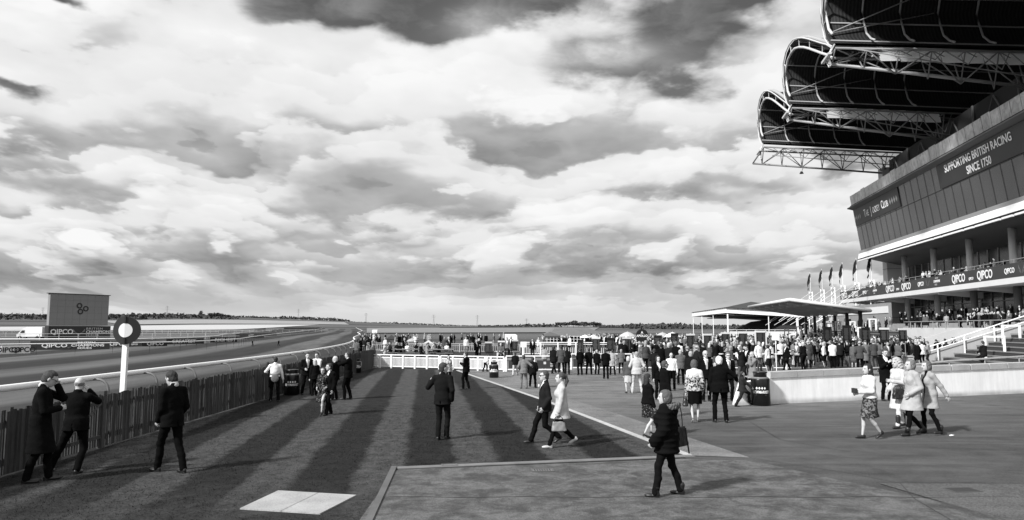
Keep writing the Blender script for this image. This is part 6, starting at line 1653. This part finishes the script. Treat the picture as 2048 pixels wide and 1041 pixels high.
def add_crowd(x,y,z,heading,zone,vi=None,detail=True):
    seated=False
    if vi is None: vi=rc.choice([0,0,1,1,2,3,4,5,5,6,7,8,9,10,10,11])
    nm,sp,parts=VAR[vi]; T=rc.choice(TOPS); B=rc.choice(BOTS[:4] if rc.random()<.75 else BOTS); Hh=rc.choice(HAIRS)
    root=None; sc_=rc.uniform(.93,1.06)
    for pn,me,k in parts:
        if not detail and k in('shoe','tie','x'): continue
        o=bpy.data.objects.new('person' if root is None else pn,me); C.objects.link(o)
        if root is None: root=o; o.location=(x,y,z); o.rotation_euler.z=-R(heading); o.scale=(sc_,)*3
        else: o.parent=root
        m=None
        if k=='top': m=fab(T[0])
        elif k=='bot': m=fab(B[0])
        elif k=='hair': m=mat(Hh[0],.7,.3,20,.6,90,name='hair')
        elif k=='shirt': m=fab(.7)
        if m: o.material_slots[0].link='OBJECT'; o.material_slots[0].material=m
        if k=='skin': 
            sk=rc.choice(SKINS[:2]); o.material_slots[0].link='OBJECT'; o.material_slots[0].material=sk
    top={'shirt':'shirt','overcoat':'long coat'}.get(sp.get('topname'),'jacket')
    low='skirt' if sp.get('bottom')=='skirt' else 'trousers'
    hw='in a flat cap' if sp.get('hair')=='cap' else 'in a brimmed hat' if sp.get('hair')=='hat' else ('balding' if sp.get('hair')=='rim' else Hh[1]+' haired')
    who=(hw+' '+nm) if 'in a' not in hw else nm+' '+hw
    pose='seated ' if sp.get('seated') else ('bending ' if sp.get('lean') else '')
    lab=f"{pose}{who}, {T[1]} {top}" + (f" and {B[1]} {low}" if z==0 and not sp.get('seated') else '')
    CROWD.append([root,lab,zone]); return root
def okdist(x,y,L,d=.55): return all((x-a)**2+(y-b_)**2>d*d for a,b_ in L)
def bdist(x,y): return min(math.hypot(x-A(b_[0],664,b_[6])[0],(y-b_[6])*.8) for b_ in BD)
occ=[(r.location.x,r.location.y) for r,_ in PEOPLE]
def nearest_board(px_):
    k=min(range(len(BD)),key=lambda i:abs(BD[i][0]-px_)); return ORD[k]
def topx(x,y): 
    return 1024+F*x/y/1.0
cnt=0; tries=0
while cnt<120 and tries<9000:          # betting ring
    tries+=1; px_=rc.uniform(1243,1868); 
    if px_<1320: fy=rc.uniform(697,746)
    elif px_<1500: fy=rc.uniform(700,768)
    else: fy=rc.uniform(702,748)
    if rc.random()<.5 and fy<715: fy=rc.uniform(715,745)
    x,y=G(px_,fy)
    if not okdist(x,y,occ,.62) or bdist(x,y)<.75: continue
    if px_>1800 and fy>735: continue
    if px_>1540 and y<28.5: continue
    hd_=rc.gauss(0,45) if rc.random()<.62 else rc.uniform(-180,180)
    back=y>50.8
    if back and rc.random()<.6: hd_=180+rc.gauss(0,35)
    nb=nearest_board(px_); zone=('behind the ' if back else 'in front of the ')+nb+' betting board'
    add_crowd(x,y,0,hd_,zone,detail=y<48); occ.append((x,y)); cnt+=1
cnt=0; tries=0
while cnt<16 and tries<900:           # left of the ring
    tries+=1; px_=rc.uniform(1118,1300); fy=rc.uniform(695,712); x,y=G(px_,fy)
    if not okdist(x,y,occ,.7) or bdist(x,y)<.6: continue
    add_crowd(x,y,0,rc.choice([180,160,200,0,90,-90])+rc.gauss(0,20),'among the first betting boards beyond the rail',detail=False); occ.append((x,y)); cnt+=1
for px_,fy,vi,zn in ((1123,706,1,0),(1131,705,5,0),(1141,706,3,0),(1014,716,0,1),(1022,712,1,1),(1065,716,0,1),(1003,722,12,1),(952,722,0,1),(958,712,5,1),(932,708,0,1),(1085,700,0,1),(1077,706,5,1),(1126,700,3,0),(1134,698,1,0)):
    x,y=G(px_,fy); add_crowd(x,y,0,rc.uniform(120,240),'beyond the white counter by the first three boards' if zn else 'before the hip roofed pavilion',vi,False)
# picnic tables and people on the far grass
def table(px_,fy,k):
    x,y=G(px_,fy); t=empty('picnic_table',(x,y,0),rc.uniform(-.3,.3),f'small picnic table on the grass beyond the picket barrier, {ORD[k]} from the left','table','picnic tables on the grass')
    MB().box((0,0,.73),(1.8,.8,.06)).build('top',mat(.2,.8,.2,3,name='table_wood'),t)
    for s_ in (-1,1): MB().box((0,s_*.75,.44),(1.8,.28,.05)).build('bench',mat(.17,.8,.2,3,name='table_wood'),t)
    for s_ in (-1,1): MB().box((s_*.7,0,.36),(.08,1.4,.07)).box((s_*.7,.3,.36),(.07,.07,.7)).box((s_*.7,-.3,.36),(.07,.07,.7)).build('frame',DARK,t)
for k,(px_,fy) in enumerate(((787,716),(800,712),(815,717),(838,713),(858,716),(872,712),(888,717))): table(px_,fy,k)
for px_,fy,vi in [(779,718,12),(783,714,13),(790,716,12),(797,715,13),(803,717,12),(808,713,1),(812,716,13),(833,717,12),(838,714,13),(845,718,12),(852,716,13),(861,714,12),(868,717,13),(876,716,12),(883,714,12),(890,717,13),(897,712,0),(889,709,0),(747,716,1),(752,718,13),(741,706,0),(725,702,5),(728,716,3),(708,722,3),(713,726,3),(720,718,5),(770,712,5)]:
    x,y=G(px_,fy); add_crowd(x,y,0,rc.uniform(-180,180),'at the picnic tables beyond the picket barrier',vi,False)
# upper platform, terrace, balcony
def at_ws(w,s): c,s_=math.cos(-GA),math.sin(-GA); return w*c-s*s_,w*s_+s*c
oc2=[]; cnt=0
while cnt<48:
    s_=rc.choice([rc.uniform(54.5,75),rc.uniform(56,90),rc.uniform(60,118)]); w=rc.uniform(31.6,38) if rc.random()<.75 else rc.uniform(38,44)
    if not okdist(w,s_,oc2,.7): continue
    oc2.append((w,s_)); x,y=at_ws(w,s_); q=1024+F*x/y
    add_crowd(x,y,2.3,rc.gauss(-80,50),'on the raised platform '+('at its right end' if s_<70 else 'below the middle of the balcony' if s_<95 else 'near the pale end tower'),rc.choice([0,1,2,5,8,9,10,3,6]),False); cnt+=1
for w,s_,z,vi in ((29.3,103,1.6,0),(28,99,1.2,1),(29.8,96,1.9,5),(27,110,.9,0),(30,112,2.1,2),(29,90,1.8,10),(30.5,93,2.1,11),(28.6,118,1.5,0)):
    x,y=at_ws(w,s_); add_crowd(x,y,z if s_>94 else 0.0,-80+rc.gauss(0,30),'on the stepped terrace under the canopy',vi,False)
oc3=[]; cnt=0
while cnt<34:
    s_=rc.choice([rc.uniform(66,92),rc.uniform(95,128),rc.uniform(100,143)]); w=rc.uniform(40.0,42.0)
    if not okdist(w,s_,oc3,.75): continue
    oc3.append((w,s_)); x,y=at_ws(w,s_); st=rc.random()<.42
    add_crowd(x,y,8.55+(w-40)*.25 if st else 8.55+(w-40)*.3,rc.gauss(-85,35),'on the lettered balcony '+('near its left end' if s_>118 else 'above the middle' if s_>92 else 'towards the right'),rc.choice([0,1,2,10,5]) if st else rc.choice([12,13]),False); cnt+=1
# labels: the look plus the place; ordinals only where both are the same
from collections import defaultdict
dd=defaultdict(list)
for c in CROWD:
    x,y,z=c[0].location; dd[(c[1],c[2])].append((x/y,c))
for (lab,zone),L in dd.items():
    L.sort(key=lambda t:t[0])
    for k,(_,c) in enumerate(L):
        l=f"{lab}, {zone}" if len(L)==1 else f"{lab}, {zone}, {ORD[k]} from left"
        w_=l.split()
        if len(w_)>16: l=l.replace('on the raised platform','on platform').replace('beyond the picket barrier','past the barrier').replace(' below the middle of the balcony',', middle part').replace('among the first betting boards beyond the rail','beyond the betting rail').replace('in front of the','before the').replace('on the lettered balcony','on balcony').replace('by the first three boards','at left').replace('on the far grass around','near')
        if len(l.split())>16: l=l.replace(' haired','-haired').replace('betting board','board').replace('dark grey','dark-grey').replace('pale grey','pale-grey').replace('mid grey','mid-grey').replace('near black','near-black').replace(' and ',', ')
        if len(l.split())>16: l=l.replace(' a brimmed hat',' hat').replace(' a flat cap',' cap').replace('seated ','seated-').replace('near the pale end tower','by the tower')
        tag(c[0],l,'person','people in the racecourse crowd')

# the rest of the crowd, too many and too small to tell apart: one mass
LOWV=[]
for k_ in (0,1,3,4,5,6,9,10):
    nm,sp,_=VAR[k_]; d=dict(sp); d.update(res=.05,hres=.03,bres=.06,hand=0); LOWV.append(figure(d))
SM=[SKINS[0],fab(.012),fab(.035),fab(.10),fab(.30),fab(.7),mat(.03,.9,name='hair_far'),mat(.35,.9,name='hair_far_grey')]
VX=[];QX=[];MX=[];ko=0
def far_person(x,y,z,heading):
    global ko
    parts=rc.choice(LOWV); a=-R(heading); c,s_=math.cos(a),math.sin(a); tp_i=rc.choice([1,1,1,1,1,2,2,3,3,4,5]); bt_i=rc.choice([1,1,2,3,4]); hi=rc.choice([6,6,6,7])
    for pn,me,k in parts:
        if k in('shoe','tie','x') or (k=='shirt'): continue
        n=len(me.vertices); co=np.empty(n*3,np.float32); me.vertices.foreach_get('co',co); co=co.reshape(-1,3)
        w=co.copy(); w[:,0]=co[:,0]*c-co[:,1]*s_+x; w[:,1]=co[:,0]*s_+co[:,1]*c+y; w[:,2]+=z
        if len(me.loops)!=4*len(me.polygons): continue
        li=np.empty(len(me.loops),np.int32); me.loops.foreach_get('vertex_index',li)
        VX.append(w); q_=li.reshape(-1,4)+ko; QX.append(q_); MX.append(np.full(len(q_),{'skin':0,'top':tp_i,'bot':bt_i,'hair':hi}[k])); ko+=n
for k in range(60):
    px_=rc.choice([rc.uniform(728,755),rc.uniform(790,835),rc.uniform(840,985),rc.uniform(720,1090)]); fy=rc.uniform(686,698); x,y=G(px_,fy); far_person(x,y,0,rc.uniform(-180,180))
for k in range(230):
    px_=rc.uniform(1175,1835); fy=rc.uniform(689,702); x,y=G(px_,fy)
    if bdist(x,y)<.5: continue
    far_person(x,y,0,rc.uniform(-180,180))
for k in range(60):
    s_=rc.uniform(58,88); w=rc.uniform(31.3,37.5); x,y=at_ws(w,s_); far_person(x,y,2.3,rc.gauss(-80,60))
for k in range(70):
    s_=rc.uniform(62,124); w=rc.uniform(40,45.4); x,y=at_ws(w,s_); far_person(x,y,3.1+(w-40)*.12,rc.gauss(-80,50))
for k in range(70):
    s_=rc.uniform(54.5,78); w=rc.uniform(17.5,24); x,y=at_ws(w,s_)
    if okdist(x,y,occ,.45) and bdist(x,y)>.6: far_person(x,y,0,rc.gauss(0,80)); occ.append((x,y))
for k in range(240):
    px_=rc.uniform(1235,1850); fy=rc.uniform(702,738); x,y=G(px_,fy)
    if not okdist(x,y,occ,.45) or bdist(x,y)<.6: continue
    far_person(x,y,0,rc.gauss(0,70)); occ.append((x,y))
for k in range(45):
    w=rc.uniform(38,45.5); s_=rc.uniform(55,120); x,y=at_ws(w,s_); far_person(x,y,2.3,rc.gauss(-80,60))
for k in range(60):
    s_=rc.uniform(55,90); w=rc.uniform(25,30.3); x,y=at_ws(w,s_); far_person(x,y,0,rc.gauss(-60,70))
for k in range(30):
    w=rc.uniform(25.8,30.5); s_=rc.uniform(90,124); x,y=at_ws(w,s_); far_person(x,y,.3*int((w-25.5)/.7+1),rc.gauss(-80,60))
for k in range(80):
    w=rc.uniform(40.0,43.5); s_=rc.uniform(68,143); x,y=at_ws(w,s_); far_person(x,y,8.2+(w-40.2)*.25-(.0 if rc.random()<.35 else .45),rc.gauss(-80,50))
o=link('distant_crowd',npmesh('distant_crowd',[(np.concatenate(VX),np.concatenate(QX),np.concatenate(MX))],SM)); o['kind']='stuff'
